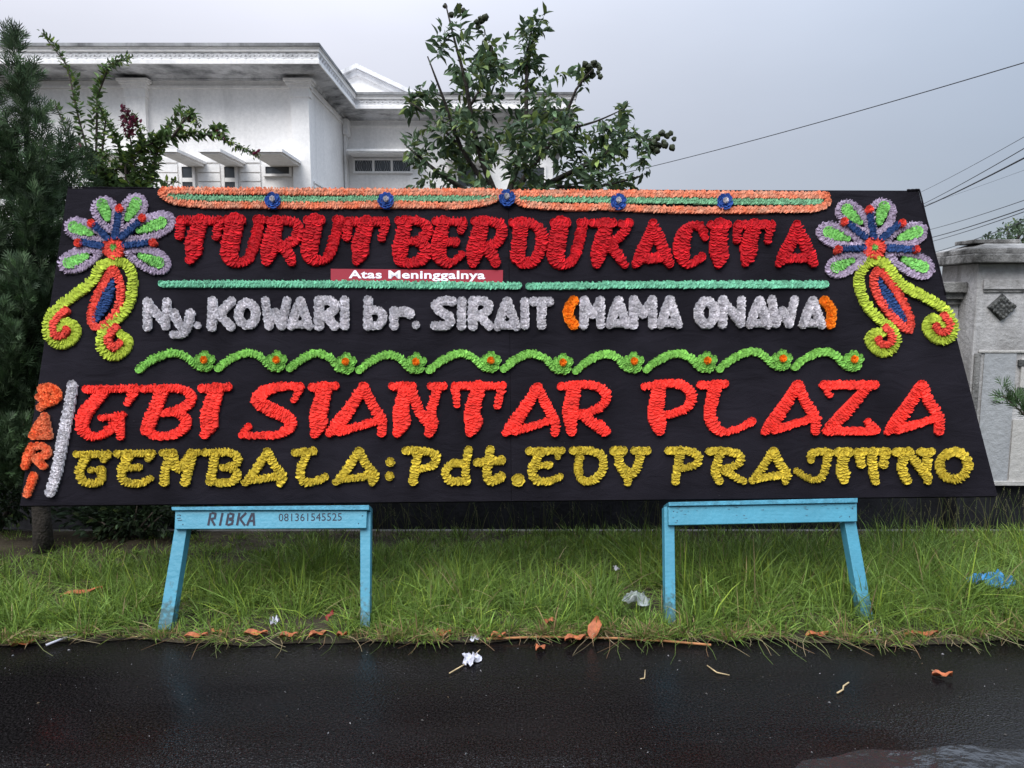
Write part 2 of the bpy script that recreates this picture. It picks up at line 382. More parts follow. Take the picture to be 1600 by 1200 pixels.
loft('cornice_crown', [(0.95, 7.36), (0.985, 7.375), (0.99, 7.43), (1.02, 7.45), (1.03, 7.465)], M['house_white'])
loft('cornice_drip', [(1.03, 7.465), (1.055, 7.475), (1.055, 7.545), (0.6, 7.56)], M['drip'])
# relief leaves along the frieze
mb = MB()
def frieze_run(p, q, n):
    p = np.array(p, float); q = np.array(q, float); d = (q - p) / n; nn = np.array([d[1], -d[0]]); nn /= np.linalg.norm(nn)
    for k in range(n):
        c = p + d * (k + 0.5)
        for s in (-1, 1):
            b = c + d * 0.22 * s; zc = 7.288 + 0.03 * s
            v = [(*(b - d * 0.24), zc), (*(b + nn * 0.035), zc + 0.045), (*(b + d * 0.24), zc), (*(b + nn * 0.03), zc - 0.045)]
            mb.add([(a[0], a[1], a[2]) for a in v], [(0, 1, 2, 3)])
frieze_run((-20, 18.052), (-4.55, 18.052), 70); frieze_run((-4.547, 18.1), (-4.547, 22.1), 18); frieze_run((-4.5, 22.152), (1.8, 22.152), 28)
fr = mb.build('frieze_relief', M['cornice'], house); fr['kind'] = 'stuff'
mb = MB(); mb.add([(-40, 18.4, 7.55), (-4.75, 18.4, 7.55), (-4.75, 22.5, 7.55), (1.6, 22.5, 7.55), (1.6, 36, 7.55), (-40, 36, 7.55)], [(0, 1, 2, 3, 4, 5)])
mb.build('roof', M['cornice'], house)
# the band under the eaves, dentils
mb = MB(); mb.box((-30, 18.955, 6.80), (-5.03, 18.995, 6.86)); mb.box((-5.065, 18.97, 6.80), (-5.03, 23.06, 6.86)); mb.box((-5.03, 23.055, 6.80), (1.28, 23.098, 6.86))
mb.build('string_course', M['house_white'], house)
def pilaster(x0, x1, y, zt=6.98):
    mb = MB(); mb.box((x0, y - 0.16, 0), (x1, y + 0.05, zt - 0.42))
    p = mb.build('pilaster', M['house_white'], house)
    mb = MB()
    for k, (z0, z1, g) in enumerate([(0.42, 0.36, 0.03), (0.36, 0.20, 0.02), (0.20, 0.12, 0.06), (0.12, 0.06, 0.10), (0.06, 0.0, 0.14)]):
        mb.box((x0 - g, y - 0.16 - g, zt - z0), (x1 + g, y + 0.05 + g * 0.3, zt - z1 - 0.001))
    mb.build('capital', M['house_white'], p)
XL = lambda px, d: at(px, 300, d)[0]
pilaster(XL(459, 18.84), -5.02, 19.0)
pilaster(XL(209, 19), XL(239, 19), 19.0)
pilaster(XL(-40, 19), XL(-8, 19), 19.0)
mb = MB(); mb.box((-5.05, 22.75, 0), (-4.98, 23.08, 6.5)); p = mb.build('pilaster', M['house_white'], house)
mb = MB(); mb.box((-5.05, 22.65, 6.5), (-4.90, 23.06, 6.95)); mb.build('capital', M['house_white'], p)
ZP = lambda px, py, d: at(px, py, d)[2]
def window(x0, x1, z0, z1, y, nv=1, nh=1, grille=False):
    fw = 0.06
    mb = MB()
    mb.box((x0 - fw, y - 0.06, z0 - fw), (x0, y + 0.02, z1 + fw)); mb.box((x1, y - 0.06, z0 - fw), (x1 + fw, y + 0.02, z1 + fw))
    mb.box((x0, y - 0.06, z1), (x1, y + 0.02, z1 + fw)); mb.box((x0, y - 0.06, z0 - fw), (x1, y + 0.02, z0))
    for k in range(1, nv):
        xx = x0 + (x1 - x0) * k / nv; mb.box((xx - 0.035, y - 0.055, z0), (xx + 0.035, y + 0.015, z1))
    for k in range(1, nh):
        zz = z0 + (z1 - z0) * k / nh; mb.box((x0, y - 0.05, zz - 0.05), (x1, y + 0.012, zz + 0.05))
    wdo = mb.build('window', M['house_white'], house)
    for k in range(nv):
        for h in range(nh):
            g = MB(); xa = x0 + (x1 - x0) * k / nv; xb = x0 + (x1 - x0) * (k + 1) / nv; za = z0 + (z1 - z0) * h / nh; zb = z0 + (z1 - z0) * (h + 1) / nh
            g.box((xa, y - 0.025, za), (xb, y - 0.02, zb)); g.build('pane', M['glass'], wdo)
    if grille:
        g = MB()
        for k in range(nv):
            xa = x0 + (x1 - x0) * k / nv; wv = (x1 - x0) / nv; xm = xa + wv / 2
            for s in (-1, 1):
                for q in range(3):
                    pts = [(xm + s * wv * (0.06 + 0.12 * q + 0.10 * math.sin(t * 3.1)), y - 0.04, z0 + (z1 - z0) * t) for t in np.linspace(0, 1, 7)]
                    g.tube(pts, 0.009, 4)
        g.build('grille', M['grille'], wdo)
def canopy(x0, x1, zt, y, proj=1.6):
    mb = MB()
    mb.box((x0 - 0.05, y - proj - 0.05, zt - 0.07), (x1 + 0.05, y + 0.01, zt))
    c = mb.build('canopy', M['house_white'], house)
    mb = MB(); mb.hexa([(x0, y - proj, zt - 0.11), (x1, y - proj, zt - 0.11), (x1, y, zt - 0.13), (x0, y, zt - 0.13), (x0, y - proj, zt - 0.071), (x1, y - proj, zt - 0.071), (x1, y, zt - 0.071), (x0, y, zt - 0.071)])
    mb.build('canopy_body', M['house_white'], c)
zc = ZP(265, 233, 17.4)
for (pa, pb) in ((130, 166), (253, 278), (317, 345), (393, 441)):
    canopy(XL(pa, 17.4), XL(pb, 17.4), zc, 19.0)
z1a, z0a = ZP(290, 261, 18.97), ZP(290, 322, 18.97)
window(XL(287, 18.97), XL(303, 18.97), z0a, z1a, 18.97, 1, 3)
window(XL(353, 18.97), XL(369, 18.97), z0a, z1a, 18.97, 1, 3)
window(XL(187, 18.97), XL(203, 18.97), z0a, ZP(290, 284, 18.97), 18.97, 1, 2)
window(XL(417, 18.97), XL(454, 18.97), ZP(430, 272, 18.97), ZP(430, 261, 18.97), 18.97)
# raised plain bands between the windows
for (pa, pb) in ((207, 279), (311, 345), (377, 408)):
    for (ya, yb) in ((247, 254), (257, 269), (271, 283), (285, 300)):
        mb = MB(); mb.box((XL(pa, 18.97), 18.955, ZP(300, yb, 18.97)), (XL(pb, 18.97), 18.999, ZP(300, ya, 18.97)))
        mb.build('wall_band', M['house_white'], house)
zc2 = ZP(600, 233, 22.4)
canopy(XL(546, 22.4), XL(650, 22.4), zc2, 23.1, 0.7)
window(XL(556, 23.07), XL(642, 23.07), ZP(600, 268, 23.07), ZP(600, 251, 23.07), 23.07, 3, 1, True)
window(XL(716, 23.07), XL(744, 23.07), ZP(730, 330, 23.07), ZP(730, 259, 23.07), 23.07, 1, 2)
canopy(XL(700, 22.4), XL(756, 22.4), ZP(730, 246, 22.4), 23.1, 0.7)
window(XL(800, 23.07), XL(850, 23.07), ZP(730, 300, 23.07), ZP(730, 262, 23.07), 23.07, 2, 1)
# louvre on the side wall
mb = MB()
for k in range(9):
    z = 4.55 - 0.11 * k
    mb = MB(); mb.box((-5.06, 19.25, z), (-5.02, 20.7, z + 0.06)); mb.build('slat', M['house_white'], house)
# gable standing on the roof behind the cornice
pk = at(559, 103, 24.2); rg = at(668, 142, 24.2)
def gable(pk, rg, y0, y1):
    hw = rg[0] - pk[0]; zb = rg[2] - 0.25
    def prism(s, dy, name, m, zoff=0):
        mb = MB(); x0, x1, zt = pk[0] - hw * s, pk[0] + hw * s, zb + (pk[2] - zb) * s + zoff
        v = [(x0, y0 + dy, zb), (x1, y0 + dy, zb), (pk[0], y0 + dy, zt), (x0, y1, zb), (x1, y1, zb), (pk[0], y1, zt)]
        mb.add(v, [(0, 1, 2), (5, 4, 3), (1, 4, 5, 2), (3, 0, 2, 5)]); return mb.build(name, m, house)
    g = prism(0.86, 0.0, 'gable', M['house_white'])
    for sgn in (-1, 1):
        mb = MB(); a = np.array([pk[0], 0, pk[2]]); b = np.array([pk[0] + sgn * hw, 0, zb])
        for (q0, q1, dy) in ((0.0, 0.13, -0.28), (0.14, 0.30, -0.14)):
            mb.hexa([(a[0], y0 + dy, a[2] - q1), (b[0], y0 + dy, b[2] - q1), (b[0], y1, b[2] - q1), (a[0], y1, a[2] - q1),
                     (a[0], y0 + dy, a[2] - q0), (b[0], y0 + dy, b[2] - q0), (b[0], y1, b[2] - q0), (a[0], y1, a[2] - q0)])
        mb.build('raking_cornice', M['cornice'], house)
gable(pk, rg, 24.2, 33)

# ================================================================== BOUNDARY WALL AND PILLAR
PX, PD = at(1527, 450, 5.4)[0], 5.4
bw = thing('boundary_wall', (0, 5.6, 0), 'grey plastered boundary wall with black foot and stepped coping behind the flower board', 'wall')
mb = MB(); mb.box((-14, 5.605, 0.22), (PX - 0.005, 5.75, 1.56)); mb.build('wall_face', M['wall_old'], bw)
mb = MB(); mb.box((-14, 5.60, -0.5), (PX + 4, 5.752, 0.22)); mb.build('plinth', M['plinth'], bw)
for (za, zb, g) in ((1.562, 1.60, 0.03), (1.602, 1.65, 0.06), (1.652, 1.73, 0.10)):
    mb = MB(); mb.box((-14, 5.605 - g, za), (PX - 0.006, 5.75 + g, zb)); mb.build('coping', M['wall_cap'], bw, bevel=0.006)
pil = thing('gate_pillar', (PX + 0.6, PD, 0), 'weathered plaster gate pillar with stepped cap and dark diamond ornament right of the board', 'pillar')
PW = 1.25
zb_ = at(1560, 757, PD)[2]
mb = MB(); mb.box((PX, PD, zb_), (PX + PW, 5.86, 1.86)); mb.build('shaft', M['wall_old'], pil, bevel=0.008)
mb = MB(); mb.box((PX - 0.02, PD + 0.03, -0.5), (PX + PW + 0.02, 5.89, zb_ - 0.002)); mb.build('plinth', M['plinth'], pil)
mb = MB(); mb.box((PX + 0.03, PD - 0.03, zb_), (PX + PW, PD - 0.002, zb_ + 0.03)); mb.build('ledge', M['panel_cream'], pil)
for (z0, z1, g) in ((1.862, 1.925, 0.09), (1.927, 1.965, 0.06)):
    mb = MB(); mb.box((PX - g, PD - g, z0), (PX + PW + g, 5.86 + g, z1)); mb.build('cap', M['wall_cap'], pil, bevel=0.008)
mb = MB(); g0, g1 = 0.05, -0.10
a = (PX - g0, PD - g0, PX + PW + g0, 5.86 + g0); b = (PX - g1, PD - g1, PX + PW + g1, 5.86 + g1)
mb.hexa([(a[0], a[1], 1.967), (a[2], a[1], 1.967), (a[2], a[3], 1.967), (a[0], a[3], 1.967), (b[0], b[1], 2.01), (b[2], b[1], 2.01), (b[2], b[3], 2.01), (b[0], b[3], 2.01)])
mb.build('cap', M['wall_cap'], pil)
mb = MB(); mb.box((PX + 0.02, PD + 0.1, 2.012), (PX + 0.36, 5.75, 2.04)); mb.build('cap_block', M['wall_cap'], pil, bevel=0.006)
# raised bands and sunken panel frame on the front face
def pf(x, y, d=PD): return at(x, y, d)
def fbox(x0, y0, x1, y1, t, name, m, bev=0.004):
    a = pf(x0, y1); b = pf(x1, y0); mb = MB(); mb.box((a[0], PD - t, a[2]), (b[0], PD - 0.0015, b[2])); return mb.build(name, m, pil, bevel=bev)
fbox(1535, 437, 1640, 452, 0.018, 'band', M['wall_old']); fbox(1536, 454, 1600, 457, 0.010, 'band', M['wall_cap'])
fbox(1528, 547, 1620, 551, 0.014, 'panel_edge', M['panel_cream']); fbox(1517, 552, 1522, 752, 0.016, 'panel_edge', M['wall_cap'])
fbox(1523, 552, 1588, 752, 0.008, 'panel', M['panel_grey']); fbox(1574, 655, 1660, 754, 0.012, 'panel_block', M['panel_cream'])
fbox(1590, 560, 1660, 618, 0.02, 'nameplate', M['panel_cream']); fbox(1589, 562, 1600, 572, 0.024, 'bracket', M['ornament']); fbox(1588, 605, 1602, 617, 0.024, 'bracket', M['ornament'])
# diamond ornament: frame and carved leaves
c0 = pf(1564, 480); hx = 0.105; hz = 0.10
mb = MB(); P4 = [(c0[0] - hx, c0[2]), (c0[0], c0[2] - hz), (c0[0] + hx, c0[2]), (c0[0], c0[2] + hz)]
mb.hexa([(p[0], PD - 0.001, p[1]) for p in P4] + [(c0[0] + (p[0] - c0[0]) * 0.86, PD - 0.03, c0[2] + (p[1] - c0[2]) * 0.86) for p in P4])
orn = mb.build('diamond_ornament', M['ornament'], pil)
mb = MB()
for i in range(5):
    for j in range(5):
        u, vv = (i - 2) / 2.6, (j - 2) / 2.6
        px, pz = c0[0] + (u + vv) * 0.5 * hx * 0.95, c0[2] + (u - vv) * 0.5 * hz * 0.95
        s = 0.011 + 0.009 * random.random(); px += random.uniform(-.006, .006); pz += random.uniform(-.006, .006)
        vs = [(px + s * math.cos(a) * 1.0, PD - 0.030, pz + s * math.sin(a)) for a in np.linspace(0, 2 * math.pi, 7)[:-1]] + [(px + 0.004 * random.uniform(-1, 1), PD - 0.030 - s * 0.9, pz)]
        mb.add(vs, [(k, (k + 1) % 6, 6) for k in range(6)])
mb.build('carving', mat('ornament_worn', (0.07, 0.07, 0.065), 0.8, 0.8, 60), orn, smooth=True)

# ================================================================== FLOWER BOARD
CORN = [(105, 293), (1436, 297), (1560, 775), (30, 790)]           # surveyed corners of the board
def pose(c):
    A = []
    for (X, Y), (x, y) in zip([(0, 0), (1, 0), (1, 1), (0, 1)], c):
        x = x - CX; y = -(y - CY)
        A.append([X, Y, 1, 0, 0, 0, -x * X, -x * Y, -x]); A.append([0, 0, 0, X, Y, 1, -y * X, -y * Y, -y])
    H = np.linalg.svd(np.array(A, float))[2][-1].reshape(3, 3)
    Mx = np.linalg.inv(np.diag([F, F, 1.0])) @ H
    if Mx[2, 2] < 0: Mx = -Mx
    return Mx * (5.0 / np.linalg.norm(Mx[:, 0]))                   # the board is five metres wide
Mx = pose(CORN)
def c2w(p): return np.array([p[0], p[2] * cp + p[1] * sp_, -p[2] * sp_ + p[1] * cp])
BU, BV, B0 = c2w(Mx[:, 0]), c2w(Mx[:, 1]), c2w(Mx[:, 2]) + np.array([0, 0, CAMH])
BN = np.cross(BU, BV); BN /= np.linalg.norm(BN)
if BN[1] > 0: BN = -BN
CAMP = np.array([0, 0, CAMH])
def B(x, y, h=0.0):                                                # point of the board's face, h metres proud of it
    r = ray(x, y); t = ((B0 - CAMP) @ BN) / (r @ BN)
    return CAMP + r * t + BN * h
def Bv(XY, h):
    XY = np.asarray(XY, float); X, Y = (XY[:, 0] - CX) / F, (CY - XY[:, 1]) / F
    R = np.stack([X, cp + Y * sp_, -sp_ + Y * cp], 1); t = ((B0 - CAMP) @ BN) / (R @ BN)
    return CAMP + R * t[:, None] + BN * np.asarray(h)[:, None]
base = (B(30, 790) + B(1560, 775)) / 2
board = thing('flower_board', base, 'black memorial board leaning on blue trestles, covered in paper-flower lettering', 'flower board')
def bprism(q, h0, h1, mbx=None):
    mbx = mbx or MB()
    mbx.hexa([B(*p, h0) for p in (q[3], q[2], q[1], q[0])] + [B(*p, h1) for p in (q[3], q[2], q[1], q[0])]); return mbx
def panel(q):
    o = bprism(q, -0.045, -0.006).build('panel', M['black_cloth'], board, bevel=0.004)
    n1, n2 = 60, 40; v = []; f = []
    for j in range(n2 + 1):
        for i in range(n1 + 1):
            u, t = i / n1, j / n2
            x = (q[0][0] * (1 - u) + q[1][0] * u) * (1 - t) + (q[3][0] * (1 - u) + q[2][0] * u) * t; y = (q[0][1] * (1 - u) + q[1][1] * u) * (1 - t) + (q[3][1] * (1 - u) + q[2][1] * u) * t
            e = min(u, 1 - u, t, 1 - t)
            h = -0.0015 + min(1, e * 14) * (0.0016 * math.sin(x * .031 + y * .05) + 0.0014 * math.sin(x * .083 - y * .021 + 2) + 0.0010 * math.sin(y * .19 + x * .02))
            v.append(B(x, y, h if e > 0 else -0.0055))
    for j in range(n2):
        for i in range(n1): a = j * (n1 + 1) + i; f.append([a, a + n1 + 1, a + n1 + 2, a + 1])
    raw('cloth', v, f, M['black_cloth'], o, smooth=True)
panel([(105, 293), (794.1, 295.0), (798.8, 782.5), (30, 790)])
panel([(794.6, 295.0), (1436, 297), (1560, 775), (799.3, 782.5)])
mb = MB()
for k in range(170):
    x = random.uniform(90, 1500); y = random.uniform(430, 775); s_ = random.uniform(0.3, 0.8); a = random.random() * 3
    mb.add([B(x - s_, y, 0.003), B(x, y - s_ * .6, 0.0045), B(x + s_ * 1.2, y + s_ * .3, 0.003), B(x, y + s_ * .6, 0.0045)], [(0, 1, 2, 3)])
lint = mb.build('lint', mat('lint_grey', (0.05, 0.048, 0.05), 0.9), board); lint['kind'] = 'stuff'
bprism([(782, 300), (806, 300), (811, 778), (787, 778)], -0.075, -0.047).build('seam_backing', M['bark'], board)  # unseen strip added behind the seam to block sky light through the gap
# folds of cloth stapled over the edge
for (a, b_, r) in (((1418, 297), (1437, 296), 0.008), ((1437, 296), (1478, 460), 0.005), ((106, 292), (240, 293), 0.004)):
    mb = MB(); mb.tube([B(a[0] + (b_[0] - a[0]) * t, a[1] + (b_[1] - a[1]) * t, -0.004 + 0.002 * math.sin(t * 19)) for t in np.linspace(0, 1, 12)], r, 6)
    mb.build('hem', M['black_cloth'], board, smooth=True)

# ---- relief pieces: a padded base and crimped paper over it
MM = 0.0033      # metres per photo pixel on the board, about
def strokes_sdf(S, GX, GY):
    D = np.full(GX.shape, 1e9)
    for st in S:
        st = np.asarray(st, float)
        if len(st) == 1:
            D = np.minimum(D, np.hypot(GX - st[0, 0], GY - st[0, 1]) - st[0, 2]); continue
        for a, b in zip(st[:-1], st[1:]):
            d = b[:2] - a[:2]; L2 = d @ d + 1e-9
            t = np.clip(((GX - a[0]) * d[0] + (GY - a[1]) * d[1]) / L2, 0, 1)
            D = np.minimum(D, np.hypot(GX - a[0] - t * d[0], GY - a[1] - t * d[1]) - (a[2] + t * (b[2] - a[2])))
    return D
def dome(S, x, y, hm, rm=7.0):
    d = strokes_sdf(S, np.asarray(x, float), np.asarray(y, float))
    u = np.clip(-d / rm, 0, 1); return hm * np.sqrt(np.clip(1 - (1 - u) ** 2, 0, 1))
def relief(name, S, m, hm=0.016, mode='crimp', lane=9.0, step=4.0, lift=0.0, label=None, parent=None, shrink=1.0, step_px=2.0):
    par = parent or board; lane *= 1.05; step *= 0.95; hm *= 0.88
    S = [np.asarray(s, float) for s in S]
    allp = np.concatenate(S); R = allp[:, 2].max()
    x0, y0 = allp[:, 0].min() - R - 2, allp[:, 1].min() - R - 2; x1, y1 = allp[:, 0].max() + R + 2, allp[:, 1].max() + R + 2
    nx, ny = int((x1 - x0) / step_px) + 2, int((y1 - y0) / step_px) + 2
    GX, GY = np.meshgrid(x0 + np.arange(nx) * step_px, y0 + np.arange(ny) * step_px)
    D = strokes_sdf(S, GX, GY) + 0.8
    ins = D < 0
    cell = ins[:-1, :-1] & ins[1:, :-1] & ins[:-1, 1:] & ins[1:, 1:]
    u = np.clip(-D / 7.0, 0, 1); Hh = lift + hm * (0.35 + 0.65 * np.sqrt(np.clip(1 - (1 - u) ** 2, 0, 1)))
    used = np.zeros(ins.shape, bool)
    used[:-1, :-1] |= cell; used[1:, :-1] |= cell; used[:-1, 1:] |= cell; used[1:, 1:] |= cell
    idx = -np.ones(ins.shape, int); idx[used] = np.arange(used.sum())
    V = Bv(np.stack([GX[used], GY[used]], 1), Hh[used]); nv = len(V)
    V0 = Bv(np.stack([GX[used], GY[used]], 1), np.full(nv, 0.0005))
    jj, ii = np.nonzero(cell)
    faces = np.stack([idx[jj, ii], idx[jj + 1, ii], idx[jj + 1, ii + 1], idx[jj, ii + 1]], 1).tolist()
    cp_ = np.pad(cell, 1)
    for (dj, di, ea, eb) in ((-1, 0, (0, 0), (0, 1)), (1, 0, (1, 1), (1, 0)), (0, -1, (1, 0), (0, 0)), (0, 1, (0, 1), (1, 1))):
        mk = cell & ~cp_[1 + dj:1 + dj + cell.shape[0], 1 + di:1 + di + cell.shape[1]]
        for j, i in zip(*np.nonzero(mk)):
            a, b = idx[j + ea[0], i + ea[1]], idx[j + eb[0], i + eb[1]]
            faces.append([a, b, b + nv, a + nv])
    o = raw(name, np.concatenate([V, V0]), faces, m, par, np.full((2 * nv, 3), 0.9), smooth=True)
    if label: o['label'] = label
    # crimped paper
    P = []; T = []; W = []; L = []
    if mode == 'crimp':
        for st in S:
            if len(st) == 1:
                c = st[0]
                for ring, (rr, nn) in enumerate(((0.62, max(5, int(c[2] * 0.8))), (0.22, 3))):
                    for k in range(nn):
                        a = 2 * math.pi * (k + 0.5 * ring) / nn + random.random() * 0.3
                        P.append((c[0] + math.cos(a) * c[2] * rr, c[1] + math.sin(a) * c[2] * rr)); T.append((math.cos(a), math.sin(a))); W.append(c[2] * 0.42); L.append(c[2] * 0.42)
                continue
            d = np.diff(st[:, :2], axis=0); ln = np.hypot(d[:, 0], d[:, 1]); cum = np.concatenate([[0], np.cumsum(ln)])
            Lt = cum[-1]; n = max(2, int(Lt / step))
            for k in range(n + 1):
                s = Lt * k / n + random.uniform(-0.25, 0.25) * step; s = min(max(s, 0), Lt - 1e-3)
                i = min(np.searchsorted(cum, s, 'right') - 1, len(d) - 1); t = (s - cum[i]) / (ln[i] + 1e-9)
                c = st[i] + (st[i + 1] - st[i]) * t; tg = d[i] / (ln[i] + 1e-9); nm = np.array([-tg[1], tg[0]])
                rad = c[2] * shrink; nl = max(1, int(round(2 * rad / lane))); lw = 2 * rad / nl
                for q in range(nl):
                    off = (-rad + lw * (q + 0.5)) * 0.86 + random.uniform(-0.16, 0.16) * lw
                    back = random.uniform(-0.3, 0.3) * step
                    a = random.uniform(-0.38, 0.38) + (off / rad) * 0.10
                    tt = (tg[0] * math.cos(a) - tg[1] * math.sin(a), tg[0] * math.sin(a) + tg[1] * math.cos(a))
                    P.append((c[0] + nm[0] * off - tg[0] * back, c[1] + nm[1] * off - tg[1] * back)); T.append(tt)
                    W.append(lw * random.uniform(0.44, 0.60)); L.append(step * random.uniform(0.9, 1.3))
            # rounded ends
            for e, sg in ((0, -1), (-1, 1)):
                c = st[e]; tg = (d[0] / (ln[0] + 1e-9)) if e == 0 else (d[-1] / (ln[-1] + 1e-9)); b0 = math.atan2(sg * tg[1], sg * tg[0])
                for k in range(5):
                    a = b0 + (k - 2) * 0.62; rr = c[2] * 0.48
                    P.append((c[0] + math.cos(a) * rr, c[1] + math.sin(a) * rr)); T.append((math.cos(a), math.sin(a))); W.append(c[2] * 0.34); L.append(c[2] * 0.40)
    else:   # rosettes: overlapping paper flowers along the strokes
        for st in S:
            if len(st) == 1: cs = [st[0]]
            else:
                d = np.diff(st[:, :2], axis=0); ln = np.hypot(d[:, 0], d[:, 1]); cum = np.concatenate([[0], np.cumsum(ln)]); Lt = cum[-1]
                n = max(1, int(round(Lt / (st[:, 2].mean() * 1.15)))); cs = []
                for k in range(n + 1):
                    s = min(Lt * k / n, Lt - 1e-3); i = min(np.searchsorted(cum, s, 'right') - 1, len(d) - 1); t = (s - cum[i]) / (ln[i] + 1e-9)
                    cs.append(st[i] + (st[i + 1] - st[i]) * t)
            for c in cs:
                r = c[2]; ph = random.random() * 6; cx_, cy_ = c[0] + random.uniform(-.6, .6), c[1] + random.uniform(-.6, .6)
                for (rr, nn, ww) in ((0.66, 9, 0.36), (0.40, 6, 0.30), (0.12, 4, 0.22)):
                    for k in range(nn):
                        a = ph + 2 * math.pi * (k + random.uniform(-.2, .2)) / nn
                        P.append((cx_ + math.cos(a) * r * rr, cy_ + math.sin(a) * r * rr)); T.append((math.cos(a + 0.3), math.sin(a + 0.3))); W.append(r * ww); L.append(r * 0.36)
    P = np.array(P); T = np.array(T); W = np.array(W); L = np.array(L); N = len(P)
    h = lift + 0.30 * hm + 0.7 * dome(S, P[:, 0], P[:, 1], hm)
    Nn = np.stack([-T[:, 1], T[:, 0]], 1)
    cols = np.linspace(-1.3, 1.3, 7); rowsr = [(0.1, -0.004), (0.72, 0.0060), (1.0, 0.0085)] if mode == 'rosette' else [(0.1, -0.004), (0.72, 0.0038), (1.0, 0.0055)]
    VV = []
    for (rr, hh) in rowsr:
        for ci, a in enumerate(cols):
            wob = rng.normal(0, 0.0012, N) if rr > 0.5 else 0
            jit = 1 + (rng.normal(0, 0.035, N) if rr > 0.5 else 0)
            XY = P + T * (L * rr * math.cos(a) * jit)[:, None] + Nn * (W * math.sin(a) * (0.5 + 0.5 * rr) * jit)[:, None]
            if rr > 0.5:
                e_ = 0.6; lim = rng.uniform(-0.9, 0.9, N)
                for _ in range(2):
                    d0 = strokes_sdf(S, XY[:, 0], XY[:, 1]); gx = (strokes_sdf(S, XY[:, 0] + e_, XY[:, 1]) - d0) / e_; gy = (strokes_sdf(S, XY[:, 0], XY[:, 1] + e_) - d0) / e_
                    ov = np.clip(d0 - lim, 0, None); XY = XY - np.stack([gx * ov, gy * ov], 1)
            edge = (math.cos(a) * 0.006 - 0.004)
            VV.append(Bv(XY, np.maximum(0.001, h + hh + edge * (rr > 0.5) + wob)))
    VV = np.stack(VV, 1)                      # N x 21 x 3
    fl = []
    for r_ in range(2):
        for ci in range(6):
            q = r_ * 7 + ci; fl.append([q, q + 1, q + 8, q + 7])
    fl = np.array(fl); FF = (fl[None] + (np.arange(N) * 21)[:, None, None]).reshape(-1, 4)
    tv = np.exp(rng.normal(0, 0.18, (N, 1))) * np.ones((1, 3))
    c = raw('ruffles', VV.reshape(-1, 3), FF, m, o, np.repeat(tv, 21, 0)); c['kind'] = 'stuff'
    return o

def fit(tmpl, box, k=1.0):
    x0, y0, x1, y1 = box; hh = y1 - y0
    res = []
    for st in tmpl:
        q = [(x0 + (x1 - x0) * p[0], y0 + hh * p[1], p[2] * hh * k) for p in st]
        res.append(spline(q, 3.0) if len(q) > 2 else np.array(q))
    return res
def ring(cx, cy, rx, ry, r, n=20):
    return [[(cx + rx * math.cos(2 * math.pi * k / n), cy + ry * math.sin(2 * math.pi * k / n), r) for k in range(n + 1)]]
O_ = lambda r: [[(0.5 + (0.5 - r * 0.98 * 1.15) * math.cos(2 * math.pi * k / 18), 0.5 + (0.5 - r) * math.sin(2 * math.pi * k / 18), r) for k in range(19)]]
A1 = { # bold red top line
 'T': [[(.14,.11,.10),(.9,.11,.10)], [(.13,.13,.11),(.10,.42,.10)], [(.91,.13,.10),(.83,.44,.09)], [(.52,.13,.16),(.38,.55,.19),(.39,.70,.18),(.30,.91,.09)]],
 'U': [[(.2,.10,.10),(.5,.10,.10)], [(.36,.12,.18),(.24,.65,.19),(.28,.84,.15),(.46,.90,.10),(.64,.82,.11),(.76,.55,.12),(.88,.12,.11)], [(.82,.09,.09),(.93,.09,.09)]],
 'R': [[(.38,.12,.15),(.22,.62,.19),(.16,.90,.10)], [(.2,.09,.09),(.62,.09,.10),(.86,.18,.12),(.84,.40,.12),(.62,.55,.11),(.42,.58,.09)], [(.48,.6,.11),(.65,.74,.13),(.72,.90,.10)]],
 'B': [[(.32,.12,.14),(.2,.62,.17),(.18,.85,.12)], [(.16,.09,.09),(.62,.09,.10),(.86,.2,.12),(.82,.36,.12),(.62,.46,.09),(.45,.48,.08)], [(.6,.48,.10),(.82,.60,.13),(.76,.80,.13),(.48,.90,.10),(.25,.86,.12)]],
 'E': [[(.36,.10,.13),(.22,.58,.18),(.26,.80,.14),(.52,.91,.09),(.86,.74,.085)], [(.14,.09,.09),(.90,.09,.09)], [(.92,.13,.09),(.84,.28,.08)], [(.4,.49,.09),(.7,.49,.10)]],
 'D': [[(.32,.12,.16),(.24,.75,.16)], [(.1,.09,.09),(.52,.09,.10),(.82,.24,.12),(.84,.55,.13),(.64,.84,.12),(.32,.89,.10)]],
 'K': [[(.42,.12,.15),(.26,.62,.18),(.2,.90,.10)], [(.1,.09,.09),(.55,.09,.10)], [(.90,.09,.10),(.78,.28,.11),(.5,.52,.11)], [(.5,.55,.12),(.68,.72,.12),(.82,.91,.09)], [(.74,.10,.09),(.93,.09,.09)]],
 'A': [[(.50,.09,.09),(.42,.38,.14),(.24,.74,.15),(.11,.92,.08)], [(.52,.09,.09),(.66,.40,.13),(.82,.76,.13),(.89,.91,.09)], [(.22,.80,.11),(.75,.77,.11)]],
 'C': [[(.9,.36,.09),(.80,.16,.11),(.56,.10,.10),(.34,.28,.17),(.26,.60,.19),(.34,.86,.13),(.54,.91,.09),(.80,.77,.11)]],
 'I': [[(.2,.10,.10),(.85,.10,.10)], [(.55,.12,.18),(.50,.55,.20),(.55,.70,.20),(.50,.92,.09)]],
}
